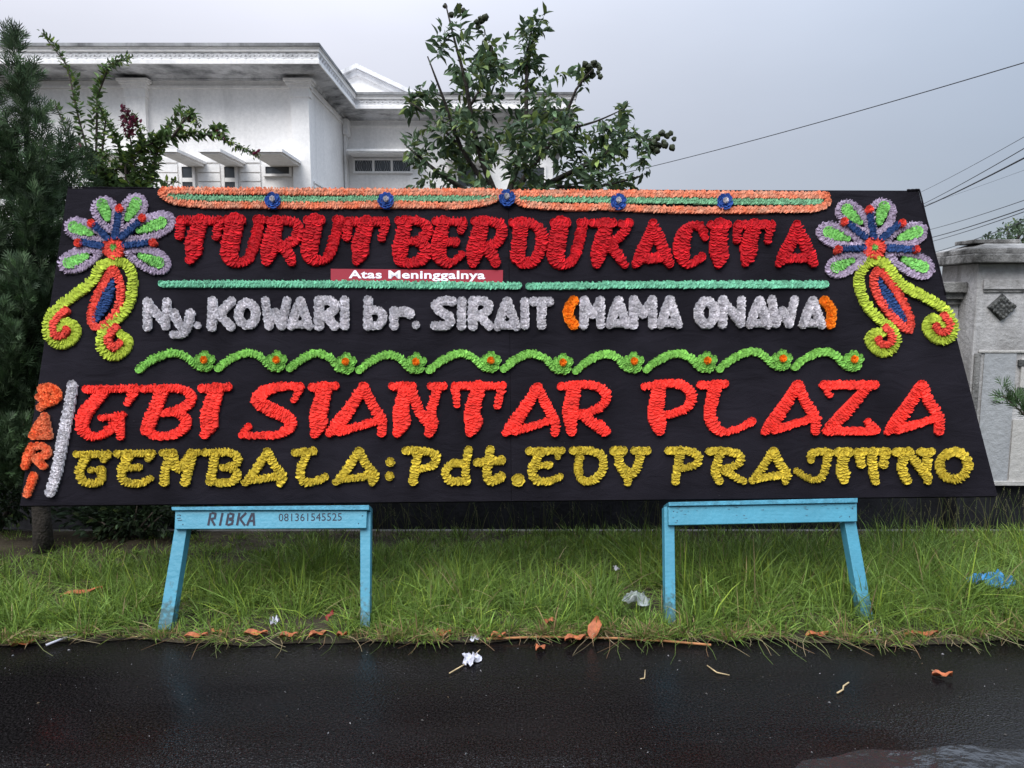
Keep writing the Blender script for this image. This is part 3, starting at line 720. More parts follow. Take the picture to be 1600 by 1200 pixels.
A3 = { # scarlet church line
 'G': [[(.2,.09,.08),(.92,.07,.08)], [(.9,.11,.10),(.80,.34,.065)], [(.44,.14,.11),(.22,.45,.13),(.13,.70,.13),(.19,.88,.11),(.36,.93,.075),(.55,.80,.10),(.67,.62,.09)], [(.42,.60,.065),(.74,.54,.065)], [(.68,.60,.10),(.70,.93,.08)]],
 'B': [[(.08,.08,.08),(.66,.07,.08),(.88,.17,.10),(.87,.33,.10),(.68,.45,.085),(.42,.52,.075)], [(.40,.12,.12),(.21,.60,.13),(.14,.80,.12)], [(.6,.50,.08),(.80,.60,.10),(.78,.78,.10),(.56,.91,.085),(.3,.92,.08),(.13,.82,.11)]],
 'I': [[(.2,.10,.085),(.92,.07,.08)], [(.58,.12,.14),(.38,.58,.165),(.40,.72,.16),(.26,.93,.08)]],
 'S': [[(.92,.08,.08),(.66,.08,.08),(.42,.15,.11),(.30,.32,.13),(.50,.48,.13),(.74,.62,.12),(.78,.78,.10),(.6,.91,.08),(.32,.93,.07),(.07,.93,.065)], [(.93,.09,.08),(.83,.32,.06)], [(.07,.92,.065),(.17,.77,.065)]],
 'A': [[(.61,.10,.10),(.42,.45,.12),(.22,.77,.13),(.09,.93,.07)], [(.63,.10,.10),(.75,.40,.10),(.90,.68,.10),(.90,.92,.085)], [(.25,.89,.09),(.58,.78,.08),(.88,.68,.08)]],
 'N': [[(.08,.08,.08),(.42,.08,.08)], [(.30,.12,.13),(.22,.55,.155),(.24,.72,.165),(.16,.93,.09)], [(.38,.10,.10),(.54,.55,.10),(.70,.78,.10)], [(.72,.08,.08),(.93,.08,.08)], [(.83,.10,.10),(.72,.55,.10),(.73,.75,.135),(.69,.93,.09)]],
 'T': [[(.08,.07,.075),(.93,.07,.075)], [(.09,.10,.09),(.12,.42,.065)], [(.91,.10,.085),(.83,.43,.08)], [(.50,.10,.14),(.38,.55,.15),(.41,.72,.175),(.34,.93,.08)]],
 'R': [[(.08,.10,.08),(.4,.06,.075),(.74,.10,.09),(.90,.27,.10),(.80,.46,.09),(.48,.60,.08)], [(.32,.12,.13),(.25,.55,.15),(.27,.92,.09)], [(.45,.60,.10),(.68,.78,.10),(.86,.93,.08)], [(.78,.78,.09),(.91,.91,.07)]],
 'P': [[(.07,.12,.07),(.4,.06,.075),(.74,.10,.09),(.90,.28,.10),(.80,.50,.09),(.5,.62,.08)], [(.34,.12,.13),(.28,.50,.15),(.31,.72,.165),(.34,.92,.09)]],
 'L': [[(.08,.08,.08),(.48,.06,.08)], [(.32,.12,.13),(.24,.55,.12),(.28,.78,.12),(.42,.92,.085),(.65,.89,.07),(.93,.74,.08)]],
 'Z': [[(.08,.09,.085),(.91,.09,.085)], [(.12,.12,.08),(.18,.27,.065)], [(.80,.12,.10),(.52,.48,.12),(.22,.83,.13)], [(.13,.91,.085),(.9,.92,.075)], [(.80,.75,.07),(.93,.90,.08)]],
}
A2 = { # white name line
 'N': [[(.17,.14,.16),(.15,.87,.15)], [(.2,.2,.15),(.75,.75,.16)], [(.84,.14,.15),(.80,.85,.15)]],
 'y': [[(.2,.15,.18),(.38,.5,.17),(.5,.6,.16)], [(.82,.15,.18),(.70,.58,.18),(.52,.84,.15),(.16,.86,.14)]],
 '.': [[(.5,.5,.48)]],
 'K': [[(.2,.13,.16),(.17,.87,.16)], [(.84,.13,.15),(.40,.5,.16)], [(.40,.5,.15),(.82,.87,.15)]],
 'O': O_(.16),
 'W': [[(.13,.12,.14),(.26,.84,.15)], [(.26,.84,.14),(.48,.46,.14)], [(.48,.46,.14),(.70,.84,.15)], [(.70,.84,.15),(.88,.12,.14)]],
 'A': [[(.5,.14,.15),(.34,.45,.16),(.15,.87,.14)], [(.53,.14,.15),(.68,.5,.16),(.86,.87,.14)], [(.2,.82,.13),(.8,.82,.14)]],
 'R': [[(.2,.15,.16),(.19,.87,.16)], [(.22,.14,.14),(.62,.14,.15),(.84,.29,.15),(.70,.47,.15),(.42,.57,.15)], [(.48,.6,.15),(.82,.87,.15)]],
 'I': [[(.5,.15,.15),(.5,.86,.15)]],
 'b': [[(.22,.12,.15),(.18,.87,.15)], [(.22,.45,.13),(.58,.40,.14),(.82,.60,.15),(.65,.85,.14),(.2,.86,.13)]],
 'r': [[(.2,.2,.22),(.2,.8,.22)], [(.25,.35,.2),(.55,.2,.22),(.83,.3,.24)]],
 'S': [[(.86,.15,.15),(.5,.13,.15),(.2,.27,.16),(.38,.45,.15),(.76,.62,.16),(.72,.84,.15),(.15,.87,.14)]],
 'T': [[(.15,.16,.15),(.85,.16,.15)], [(.52,.2,.16),(.5,.87,.15)]],
 '(': [[(.72,.14,.17),(.36,.38,.18),(.36,.62,.18),(.70,.86,.18)]],
 ')': [[(.25,.14,.17),(.60,.38,.17),(.66,.62,.18),(.58,.86,.17)]],
 'M': [[(.19,.14,.16),(.17,.87,.16)], [(.22,.18,.14),(.5,.55,.15)], [(.5,.55,.15),(.8,.18,.14)], [(.82,.14,.16),(.84,.87,.15)]],
}
A4 = { # yellow pastor line
 'G': [[(.12,.13,.11),(.9,.12,.10)], [(.88,.14,.11),(.78,.27,.10)], [(.36,.18,.12),(.18,.55,.13),(.26,.82,.13),(.52,.89,.11),(.70,.78,.13),(.72,.52,.11)], [(.45,.55,.08),(.75,.50,.09)]],
 'E': [[(.1,.13,.11),(.9,.11,.10)], [(.88,.13,.10),(.80,.27,.09)], [(.36,.18,.12),(.18,.58,.13),(.26,.84,.12),(.58,.89,.11),(.86,.76,.09)], [(.3,.50,.10),(.6,.47,.10)]],
 'M': [[(.10,.13,.10),(.35,.12,.11)], [(.28,.15,.13),(.16,.6,.12),(.14,.87,.13)], [(.33,.15,.13),(.44,.52,.13),(.74,.16,.12)], [(.75,.11,.10),(.92,.11,.10)], [(.78,.15,.13),(.68,.58,.13),(.62,.87,.13)]],
 'B': [[(.08,.12,.11),(.66,.11,.11),(.86,.25,.12),(.80,.42,.11),(.5,.5,.10)], [(.32,.15,.12),(.2,.85,.13)], [(.6,.5,.10),(.84,.62,.12),(.78,.82,.12),(.5,.89,.11),(.2,.85,.12)]],
 'A': [[(.56,.12,.12),(.36,.5,.12),(.11,.87,.10)], [(.58,.12,.12),(.74,.48,.12),(.89,.70,.12),(.83,.90,.09)], [(.2,.82,.10),(.85,.70,.11)]],
 'L': [[(.12,.15,.11),(.6,.11,.11)], [(.44,.15,.11),(.26,.58,.12),(.30,.84,.12),(.55,.89,.11),(.90,.76,.11)]],
 'P': [[(.1,.12,.11),(.48,.11,.11),(.84,.22,.12),(.80,.45,.11),(.45,.56,.10)], [(.4,.15,.12),(.28,.88,.12)]],
 'd': [[(.84,.11,.11),(.74,.6,.11),(.78,.88,.11)], [(.70,.45,.11),(.38,.44,.11),(.16,.64,.11),(.30,.86,.11),(.66,.86,.11)]],
 't': [[(.52,.11,.12),(.42,.6,.12),(.50,.87,.12),(.84,.76,.13)], [(.12,.42,.11),(.86,.36,.12)]],
 '.': [[(.5,.5,.46)]],
 'D': [[(.1,.12,.11),(.5,.11,.11),(.82,.25,.12),(.84,.58,.12),(.62,.86,.12),(.34,.87,.11),(.24,.58,.12),(.30,.15,.11)]],
 'Y': [[(.12,.14,.12),(.35,.12,.11)], [(.24,.15,.12),(.27,.5,.12),(.44,.70,.14),(.45,.92,.09)], [(.6,.13,.11),(.9,.13,.11)], [(.76,.15,.12),(.66,.55,.12),(.48,.73,.13)]],
 'R': [[(.1,.12,.11),(.48,.11,.11),(.82,.22,.12),(.78,.44,.11),(.45,.55,.10)], [(.38,.15,.12),(.24,.6,.12),(.34,.89,.10)], [(.45,.6,.12),(.64,.72,.11),(.90,.88,.10)]],
 'J': [[(.44,.36,.10),(.46,.18,.11),(.7,.12,.11),(.92,.17,.10)], [(.86,.2,.12),(.80,.6,.12),(.66,.85,.11),(.42,.85,.10),(.09,.64,.10)]],
 'I': [[(.2,.15,.14),(.8,.15,.14)], [(.5,.2,.16),(.45,.55,.16),(.52,.70,.19),(.5,.90,.10)]],
 'T': [[(.1,.13,.11),(.9,.12,.11)], [(.16,.2,.13),(.22,.46,.11)], [(.86,.2,.13),(.82,.46,.12)], [(.5,.15,.13),(.55,.62,.13),(.60,.90,.10)]],
 'N': [[(.1,.14,.12),(.4,.12,.11)], [(.30,.15,.13),(.25,.58,.13),(.36,.88,.12)], [(.4,.15,.12),(.65,.55,.12),(.82,.80,.12)], [(.65,.13,.11),(.9,.13,.11)], [(.82,.15,.12),(.80,.6,.12),(.82,.90,.10)]],
 'O': O_(.135),
}
LINE1 = [('T',274,338,352,416),('U',342,338,416,420),('R',407,340,476,419),('U',467,339,539,417),('T',535,340,610,418),('B',613,340,677,421),('E',673,341,729,421),('R',729,341,792,422),('D',794,343,855,423),('U',852,343,918,423),('K',918,344,988,423),('A',984,344,1053,422),('C',1049,346,1106,421),('I',1102,346,1141,422),('T',1143,345,1210,420),('A',1207,346,1278,421)]
LINE2 = [('N',226,467,270,519),('y',266,485,307,531),('.',304,504,318,517),('K',325,466,371,519),('O',367,467,409,518),('W',410,466,455,519),('A',450,466,490,518),('R',492,464,531,518),('I',531,464,548,518),('b',568,465,606,518),('r',609,481,647,518),('.',643,503,658,517),('S',674,465,712,518),('I',714,465,729,518),('R',731,465,771,518),('A',772,466,812,519),('I',812,466,828,517),('T',828,465,863,517),('(',880,465,902,516),('M',905,465,944,516),('A',946,465,984,516),('M',981,464,1026,516),('A',1026,464,1064,516),('O',1083,464,1122,517),('N',1121,464,1164,515),('A',1164,465,1204,516),('W',1198,464,1245,516),('A',1246,465,1288,516),(')',1279,465,1307,515)]
LINE3 = [('G',116,602,222,689),('B',219,602,309,689),('I',306,600,363,687),('S',372,598,478,688),('I',479,598,529,686),('A',506,598,607,685),('N',606,598,700,684),('T',704,598,792,684),('A',781,599,876,684),('R',869,597,956,683),('P',999,595,1089,682),('L',1086,596,1180,682),('A',1184,595,1282,682),('Z',1277,595,1373,682),('A',1376,595,1475,682)]
LINE4 = [('G',115,703,178,763),('E',179,702,247,763),('M',249,701,317,762),('B',317,701,382,762),('A',376,700,451,763),('L',455,699,515,761),('A',517,699,595,762),('.',602,715,619,731),('.',601,737,618,753),('P',628,698,691,761),('d',687,697,741,761),('t',739,697,791,761),('.',799,740,820,762),('E',820,698,884,760),('D',888,698,951,759),('Y',950,697,1017,761),('P',1037,698,1099,760),('R',1100,699,1167,760),('A',1166,699,1237,760),('J',1237,699,1301,758),('I',1302,699,1330,758),('T',1331,699,1389,760),('N',1390,699,1460,759),('O',1457,699,1520,757)]
NAMES = {'.': 'full_stop', '(': 'bracket', ')': 'bracket'}
def row(line, tm, matk, colour, fk=1.0, **kw):
    for (ch, *bx) in line:
        nm = NAMES.get(ch, 'letter'); mk = matk; cl = colour
        if ch in '()': mk, cl = 'orange', 'orange'
        relief(nm, fit(tm[ch], bx, fk), M[mk], label=('%s %s of crimped paper' % (cl, nm.replace('_', ' '))) + (' ' + ch if nm == 'letter' else ''), **kw)
row(LINE1, A1, 'red', 'deep red', fk=1.03, lane=9.5, step=4.2, hm=0.020)
row(LINE2, A2, 'white', 'white', fk=0.98, mode='rosette', hm=0.016)
row(LINE3, A3, 'scarlet', 'scarlet', fk=1.07, lane=8.5, step=3.9, hm=0.018)
row(LINE4, A4, 'yellow', 'yellow', fk=1.06, lane=8.0, step=4.2, hm=0.016)
# DARI, written down the left edge
AV = {'D': [[(.30,.22,.20),(.62,.17,.18),(.84,.38,.19),(.72,.60,.18),(.42,.70,.18),(.2,.86,.15)], [(.18,.50,.16),(.4,.42,.18)]],
      'A': [[(.62,.14,.14),(.40,.5,.18),(.18,.84,.16)], [(.66,.14,.14),(.80,.84,.16)], [(.2,.86,.14),(.8,.86,.14)], [(.6,.5,.17),(.6,.75,.17)]],
      'R': [[(.36,.16,.16),(.22,.5,.18),(.12,.86,.14)], [(.36,.16,.15),(.75,.16,.15),(.85,.4,.17),(.5,.58,.17)], [(.5,.6,.17),(.72,.84,.16)]],
      'I': [[(.70,.18,.17),(.5,.5,.16),(.28,.84,.16)]]}
for (ch, *bx) in [('D',57,600,99,644),('A',47,645,87,689),('R',36,692,84,736),('I',38,737,63,779)]:
    relief('letter', fit(AV[ch], bx), M['apricot'], mode='rosette', hm=0.016, label='apricot letter %s of paper rosettes' % ch)
relief('divider_bar', [spline([(116,604,8.5),(110,640,9),(102,680,9.5),(92,735,9),(81,770,8.5)], 4)], M['white'], mode='rosette', hm=0.016, label='slanting white bar of paper rosettes')
# garland along the top
for up, lo, gr in (([(258,299),(340,300),(500,301),(650,302),(760,302),(782,303)], [(254,303),(262,312),(290,319),(340,322),(420,322),(500,323),(600,321),(700,323),(745,320),(770,314),(784,304)], [(268,309),(420,313),(600,312),(772,312)]),
                   ([(805,304),(900,304),(1050,305),(1180,306),(1285,307)], [(800,305),(806,314),(825,321),(880,325),(950,325),(1010,328),(1100,330),(1200,329),(1265,328),(1286,323),(1293,315),(1290,308)], [(815,312),(960,314),(1120,316),(1280,317)])):
    relief('garland_strip', [spline([(x, y, 6.6) for x, y in up], 4)], M['peach'], lane=6.5, step=4, hm=0.016)
    relief('garland_strip', [spline([(x, y, 6.4) for x, y in lo], 4)], M['peach'], lane=6.5, step=4, hm=0.016)
    relief('garland_core', [spline([(x, y, 5.6) for x, y in gr], 4)], M['sage'], lane=5.5, step=3.8, hm=0.013)
for (x, y) in ((428,317),(604,317),(792,313),(965,319),(1131,319)):
    o = relief('rosette', [[(x, y, 13)]], M['royal'], mode='rosette', hm=0.020, lift=0.004, label='blue paper rosette with white heart')
    relief('rosette_heart', [[(x, y - 1, 4.6)]], M['white'], mode='rosette', hm=0.012, lift=0.024, parent=o)
# mint rules and green wave
relief('rule_line', [spline([(254,445,6.2),(400,445,6.6),(600,446,6.8),(810,448,6.4)], 5)], M['mint'], lane=6.5, step=4, hm=0.015)
relief('rule_line', [spline([(826,449,6.2),(950,447,6.6),(1120,446,6.8),(1288,446,6.4)], 5)], M['mint'], lane=6.5, step=4, hm=0.015)
FL = [(322,566),(434,566),(542,569),(651,569),(767,567),(879,570),(989,568),(1103,567),(1220,564),(1331,565)]
px_, py_ = 199, 568
for (x, y) in FL:
    x0, y0 = px_ + 20, py_ + 11
    relief('wave', [spline([(x0, y0, 7), (x0 + 16, y0 - 13, 7.2), ((x0 + x) / 2 - 4, min(y, py_) - 13, 7.4), ((x0 + x) / 2 + 18, y - 9, 7.2), (x - 12, y + 7, 7.2), (x + 2, y + 11, 6.8)], 3)], M['leaf_green'], lane=7, step=4, hm=0.015)
    o = relief('wave_flower', [[(x, y, 9.0)]] + [[(x + 9.6 * math.cos(a), y + 9.2 * math.sin(a), 7.8)] for a in np.arange(5) * 2 * math.pi / 5 - 1.57], M['leaf_green'], hm=0.017, lift=0.003, label='green five-lobed paper flower with orange heart')
    relief('flower_heart', [[(x, y - 0.5, 6.2)]], M['orange'], mode='rosette', hm=0.012, lift=0.020, parent=o)
    px_, py_ = x, y
# the corner flowers
def teardrop(b, t, hw, r, n=26):
    b = np.array(b, float); t = np.array(t, float); ax = t - b; L = np.linalg.norm(ax); ax /= L; nm = np.array([-ax[1], ax[0]])
    res = []
    for k in range(n + 1):
        a = 2 * math.pi * k / n
        u = (1 - math.cos(a)) / 2
        wd = math.sin(a) * (0.42 + 0.70 * u ** 0.7)
        p = b + ax * (L - r) * (0.04 + 0.96 * u) + nm * wd * (hw - r)
        res.append((p[0], p[1], r))
    return np.array(res)
def corner(ox, oy, ringc, petals, spokes, arms, spirals, ell, core):
    q = lambda x, y: (ox + x / 4.0, oy + y / 4.0)
    for (bx, by, tx, ty, hw) in petals:
        b, t = q(bx, by), q(tx, ty)
        relief('petal', [teardrop(b, t, hw * 1.06, 6.9)], M['mauve'], lane=7, step=4, hm=0.015, label='mauve paper petal edging a green centre')
        g0 = (b[0] + (t[0] - b[0]) * 0.34, b[1] + (t[1] - b[1]) * 0.34); g1 = (b[0] + (t[0] - b[0]) * 0.74, b[1] + (t[1] - b[1]) * 0.74)
        relief('petal_centre', [[(*g0, 5.5), ((g0[0] + g1[0]) / 2, (g0[1] + g1[1]) / 2, 9.5), (*g1, 10.5)]], M['bright_green'], lane=6, step=4, hm=0.015, lift=0.003)
    for (ax, ay, bx, by, dx, dy) in spokes:
        relief('spoke', [[(*q(ax, ay), 6.4), (*q(bx, by), 6)]], M['navy'], lane=6.5, step=4, hm=0.016, lift=0.013)
        relief('spoke_tip', [[(*q(dx, dy), 6.8)]], M['coral'], mode='rosette', hm=0.016, lift=0.013)
    for arm in arms:
        pts = [(*q(x, y), r) for (x, y, r) in arm]
        relief('scroll', [spline(pts, 4)], M['lime'], lane=8, step=4.2, hm=0.017)
    for s in spirals:
        relief('scroll_core', [spline([(*q(x, y), 6.8) for (x, y) in s], 4)], M['coral'], lane=7, step=4, hm=0.017, lift=0.011)
    relief('leaf_border', [spline([(*q(x, y), 7.4) for (x, y) in ell], 4, True)], M['coral'], lane=7.5, step=4.2, hm=0.016)
    relief('leaf_core', [spline([(*q(x, y), r) for (x, y, r) in core], 4)], M['navy'], lane=7.5, step=4.2, hm=0.014)
    cx_, cy_ = q(*ringc)
    relief('flower_ring', ring(cx_, cy_, 11.5, 11, 7.5), M['coral'], lane=7.5, step=4.2, hm=0.019, lift=0.004)
    relief('flower_heart', [[(cx_, cy_, 6.5)]], M['bright_green'], mode='rosette', hm=0.014, lift=0.004)
def arm(l, r0=10.0, r1=9.0, r2=8.5):
    n = len(l); return [(x, y, (r0 + (r1 - r0) * k / (n * 0.5)) if k < n * 0.5 else r1 + (r2 - r1) * (k - n * 0.5) / (n * 0.5)) for k, (x, y) in enumerate(l)]
corner(30, 280, (600, 440),
  [(525,450,250,562,20), (545,378,285,285,20), (585,330,512,112,23), (640,335,775,98,22), (640,375,985,248,22), (672,450,955,562,22)],
  [(525,428,415,412,385,413), (562,380,492,310,468,292), (612,372,632,238,641,200), (655,372,752,288,782,260), (676,424,805,412,850,413)],
  [arm([(590,520),(520,550),(480,620),(430,675),(350,735),(265,795),(200,860),(182,945),(210,1018),(275,1040),(345,1005),(368,945),(335,905),(285,905),(255,935)], 9.5, 8.5, 8),
   arm([(610,520),(680,540),(712,610),(712,710),(688,795),(640,860),(580,905),(530,960),(515,1040),(550,1100),(620,1110),(680,1060),(685,1005),(645,975)], 9.5, 8.5, 8)],
  [[(305,830),(252,875),(225,930),(235,985),(285,985),(310,950)], [(618,935),(575,985),(570,1040),(605,1062),(642,1035)]],
  [(595,570),(635,650),(640,745),(605,845),(540,915),(475,925),(455,870),(475,780),(515,695),(560,620)],
  [(590,640,5),(570,700,9.5),(535,790,10.5),(505,845,8),(482,890,5)])
corner(1200, 280, (655, 440),
  [(600,482,352,588,20), (590,415,292,315,21), (635,345,430,150,22), (672,360,728,122,24), (722,412,992,312,21), (738,468,1035,592,22)],
  [(580,442,455,447,425,455), (590,372,500,298,465,283), (648,372,626,245,618,207), (700,378,795,300,824,291), (738,442,885,450,908,455)],
  [arm([(670,515),(735,545),(790,625),(870,690),(960,735),(1045,785),(1112,838),(1150,915),(1145,985),(1085,1015),(1015,985),(985,925),(1005,880),(1055,880),(1085,910)], 9.5, 8.5, 8),
   arm([(650,515),(590,560),(562,640),(582,730),(625,815),(690,880),(758,935),(795,1000),(780,1060),(720,1090),(655,1060),(625,1000),(655,965),(705,968)], 9.5, 8.5, 8)],
  [[(1085,862),(1120,915),(1105,962),(1060,965),(1035,930)], [(722,938),(765,985),(755,1035),(705,1045),(678,1012)]],
  [(668,585),(655,645),(675,725),(722,805),(785,880),(850,938),(885,940),(880,875),(840,785),(785,690),(715,600)],
  [(688,640,5),(725,715,8.5),(765,780,10.5),(805,835,9),(842,880,5)])
# printed strip
strip = bprism([(517, 420.5), (786, 422.5), (785.5, 444), (517, 443)], 0.001, 0.004).build('name_strip', M['banner_red'], board)
strip['label'] = 'dull red printed strip with white words'
def text_on(body, quad, name, m, parent, h, offset=0.0, extr=0.0006):
    """letters of the built-in font laid on the face of the board plane, between four photo pixels"""
    cu = bpy.data.curves.new(name, 'FONT'); cu.body = body; cu.offset = offset; cu.resolution_u = 3; cu.space_character = 1.05
    to = bpy.data.objects.new(name, cu); COL.objects.link(to)
    bpy.context.view_layer.update()
    me = bpy.data.meshes.new_from_object(to.evaluated_get(bpy.context.evaluated_depsgraph_get()))
    bpy.data.objects.remove(to)
    V = np.array([v.co[:] for v in me.vertices]); fs = [list(p.vertices) for p in me.polygons]
    mn, mxx = V.min(0), V.max(0); U = (V - mn) / (mxx - mn + 1e-9)
    (ax, ay), (bx, by), (cx_, cy_), (dx, dy) = quad
    X = (ax * (1 - U[:, 0]) + bx * U[:, 0]) * U[:, 1] + (dx * (1 - U[:, 0]) + cx_ * U[:, 0]) * (1 - U[:, 1])
    Y = (ay * (1 - U[:, 0]) + by * U[:, 0]) * U[:, 1] + (dy * (1 - U[:, 0]) + cy_ * U[:, 0]) * (1 - U[:, 1])
    P = Bv(np.stack([X, Y], 1), np.full(len(V), h))
    par_ = list(range(len(V)))
    def find(i):
        while par_[i] != i: par_[i] = par_[par_[i]]; i = par_[i]
        return i
    for f in fs:
        for q in f[1:]: par_[find(q)] = find(f[0])
    isl = {}
    for f in fs: isl.setdefault(find(f[0]), []).append(f)
    grp = []
    for fl in sorted(isl.values(), key=lambda g: min(U[q, 0] for f in g for q in f)):
        a = min(U[q, 0] for f in fl for q in f); b = max(U[q, 0] for f in fl for q in f)
        if grp and a < grp[-1][1] - 0.35 * (b - a): grp[-1][2].extend(fl); grp[-1][1] = max(grp[-1][1], b)
        else: grp.append([a, b, list(fl)])
    for a, b, fl in grp:
        us = sorted({q for f in fl for q in f}); ix = {q: k for k, q in enumerate(us)}
        raw(name, P[us], [[ix[q] for q in f] for f in fl], m, parent)
text_on('Atas Meninggalnya', [(545, 422.8), (758, 423.8), (758, 440.8), (545, 439.3)], 'letter', M['print_white'], strip, 0.0052, 0.026)

# ================================================================== TRESTLES
def trestle(label, rail, bar, legs, mk):
    b = (B(*legs[0][2]) + B(*legs[1][2])) / 2; b[2] = 0
    t = thing('trestle', b, label, 'trestle', 'blue trestles under the flower board')
    bprism(rail, -0.07, 0.05).build('top_rail', M['blue_edge'], t, bevel=0.002)
    cb = bprism(bar, 0.008, 0.034).build('crossbar', M['blue_paint'], t, bevel=0.003)
    for lg in legs: bprism(lg, -0.052, 0.007).build('leg', M['blue_paint'], t, bevel=0.003)
    (ax, ay), (bx_, by_), (cx_, cy_), (dx_, dy_) = bar
    for (x, y) in ((ax + 8, ay + 7), (dx_ + 13, dy_ - 7), (bx_ - 7, by_ + 8), (cx_ - 12, cy_ - 7)):
        mb = MB(); o_ = [B(x + 0.9 * math.cos(a), y + 0.9 * math.sin(a), 0.0352) for a in np.arange(6) * math.pi / 3]; mb.add(o_ + [B(x, y, 0.0366)], [(k, (k + 1) % 6, 6) for k in range(6)])
        mb.build('nail', M['black_paint'], cb)
    return t, cb
t1, cb1 = trestle('light blue wooden trestle lettered RIBKA holding up the board', [(274, 794.5), (579, 791.5), (579, 799), (275, 799.5)],
    [(278, 800), (575, 799.5), (574, 826.5), (277, 828)],
    [[(278, 800), (297, 800), (268, 984), (247, 984)], [(563, 800), (579.5, 800), (578, 980), (563.5, 980)]], 'blue_paint')
t2, cb2 = trestle('light blue wooden trestle with bare chipped crossbar holding up the board', [(1041, 787), (1333, 780.5), (1333, 787.5), (1042, 793)],
    [(1042, 793.5), (1334, 788), (1334.5, 816), (1042.5, 822)],
    [[(1037.5, 792), (1053, 792), (1055.5, 980), (1039.5, 980)], [(1314, 790), (1332, 790), (1366, 978), (1347, 978)]], 'blue_paint')
def stencil(strokes, name, wdt, par, h):
    q = lambda p: np.array([260 + p[0] / 4.706, 780 + p[1] / 4.706])
    for letter in strokes:
        mb = MB()
        for st in letter:
            P = [q(p) for p in st]
            for a, b_ in zip(P[:-1], P[1:]):
                d = (b_ - a) / (np.linalg.norm(b_ - a) + 1e-9); n = np.array([-d[1], d[0]]) * wdt / 2; e = d * wdt * 0.25
                mb.add([B(*(a - e + n), h), B(*(b_ + e + n), h), B(*(b_ + e - n), h), B(*(a - e - n), h)], [(0, 1, 2, 3)])
                h += 0.00003
        mb.build(name, M['black_paint'], par)
stencil([[[(343, 112), (327, 196)], [(354, 109), (380, 114), (374, 146), (350, 152)], [(352, 158), (373, 197)]], [[(430, 112), (412, 197)]],
         [[(474, 116), (459, 194)], [(484, 112), (510, 119), (505, 146), (482, 150)], [(482, 157), (506, 163), (500, 188), (470, 196)]],
         [[(553, 111), (537, 195)], [(600, 111), (560, 150)], [(562, 157), (592, 197)]], [[(646, 114), (610, 197)], [(656, 112), (661, 197)], [(632, 166), (652, 166)]]],
        'letter', 3.5, cb1, 0.0352)
text_on('081361545525', [(438.5, 804), (536, 803), (536, 815), (438.5, 816)], 'digit', M['black_paint'], cb1, 0.0352, 0.0)
mb = MB()   # saw cuts and chips
for (x, y, L) in ((281, 806, 5), (281, 811, 6), (282, 814, 7)): 
    mb.add([B(x, y, 0.0352), B(x + L, y - 0.6, 0.0352), B(x + L, y + 0.5, 0.0352), B(x, y + 0.9, 0.0352)], [(0, 1, 2, 3)])
mb.build('saw_mark', M['black_paint'], cb1)
mb = MB()
for k in range(46):
    x = random.uniform(1045, 1330); y = 795 + random.random() ** 2 * 24 - (x - 1042) / 292 * 5.5; L = random.uniform(1.5, 7)
    if random.random() < 0.5: x = random.choice([random.uniform(1044, 1072), random.uniform(1300, 1328)])
    mb.add([B(x, y, 0.0352), B(x + L, y + random.uniform(-.8, .3), 0.0352), B(x + L * 0.8, y + 0.9, 0.0352)], [(0, 1, 2)])
ch = mb.build('chipped_paint', mat('bare_wood_dark', (0.05, 0.10, 0.13), 0.8), cb2); ch['kind'] = 'stuff'

# ================================================================== PLANTS
def leaf_mesh(L, W, fold=0.25, droop=0.15):
    v = [(0, 0, 0), (0.28 * L, -W * 0.42, fold * W), (0.28 * L, 0, 0), (0.28 * L, W * 0.42, fold * W), (0.62 * L, -W * 0.45, fold * W - droop * L * 0.3), (0.62 * L, 0, -droop * L * 0.3), (0.62 * L, W * 0.45, fold * W - droop * L * 0.3), (L, 0, -droop * L)]
    f = [(0, 2, 1), (0, 3, 2), (1, 2, 5, 4), (2, 3, 6, 5), (4, 5, 7), (5, 6, 7)]
    return np.array(v), f
LV, LF = leaf_mesh(1.0, 0.42)
def scatter_leaves(pos, dirs, size, tints, wide=1.0):
    """many leaves as one array: pos, direction, length"""
    N = len(pos); D = dirs / (np.linalg.norm(dirs, axis=1, keepdims=True) + 1e-9)
    up = rng.normal(0, 0.5, (N, 3)) + np.array([0, 0, 1.0])
    S = np.cross(up, D); S /= np.linalg.norm(S, axis=1, keepdims=True) + 1e-9; U = np.cross(D, S)
    V = pos[:, None, :] + size[:, None, None] * (LV[None, :, 0:1] * D[:, None] + LV[None, :, 1:2] * wide * S[:, None] + LV[None, :, 2:3] * U[:, None])
    faces = []
    for i in range(N):
        b = i * 8; faces.extend([[q + b for q in f] for f in LF])
    return V.reshape(-1, 3), faces, np.repeat(tints, 8, 0)
def green(n, base, dv=0.25, yel=0.1):
    t = np.tile(np.array(base, float), (n, 1)) * np.exp(rng.normal(0, dv, (n, 1)))
    k = rng.random(n) < yel; t[k] = t[k] * np.array([1.9, 1.6, 0.9])
    return np.clip(t, 0.004, 0.6)

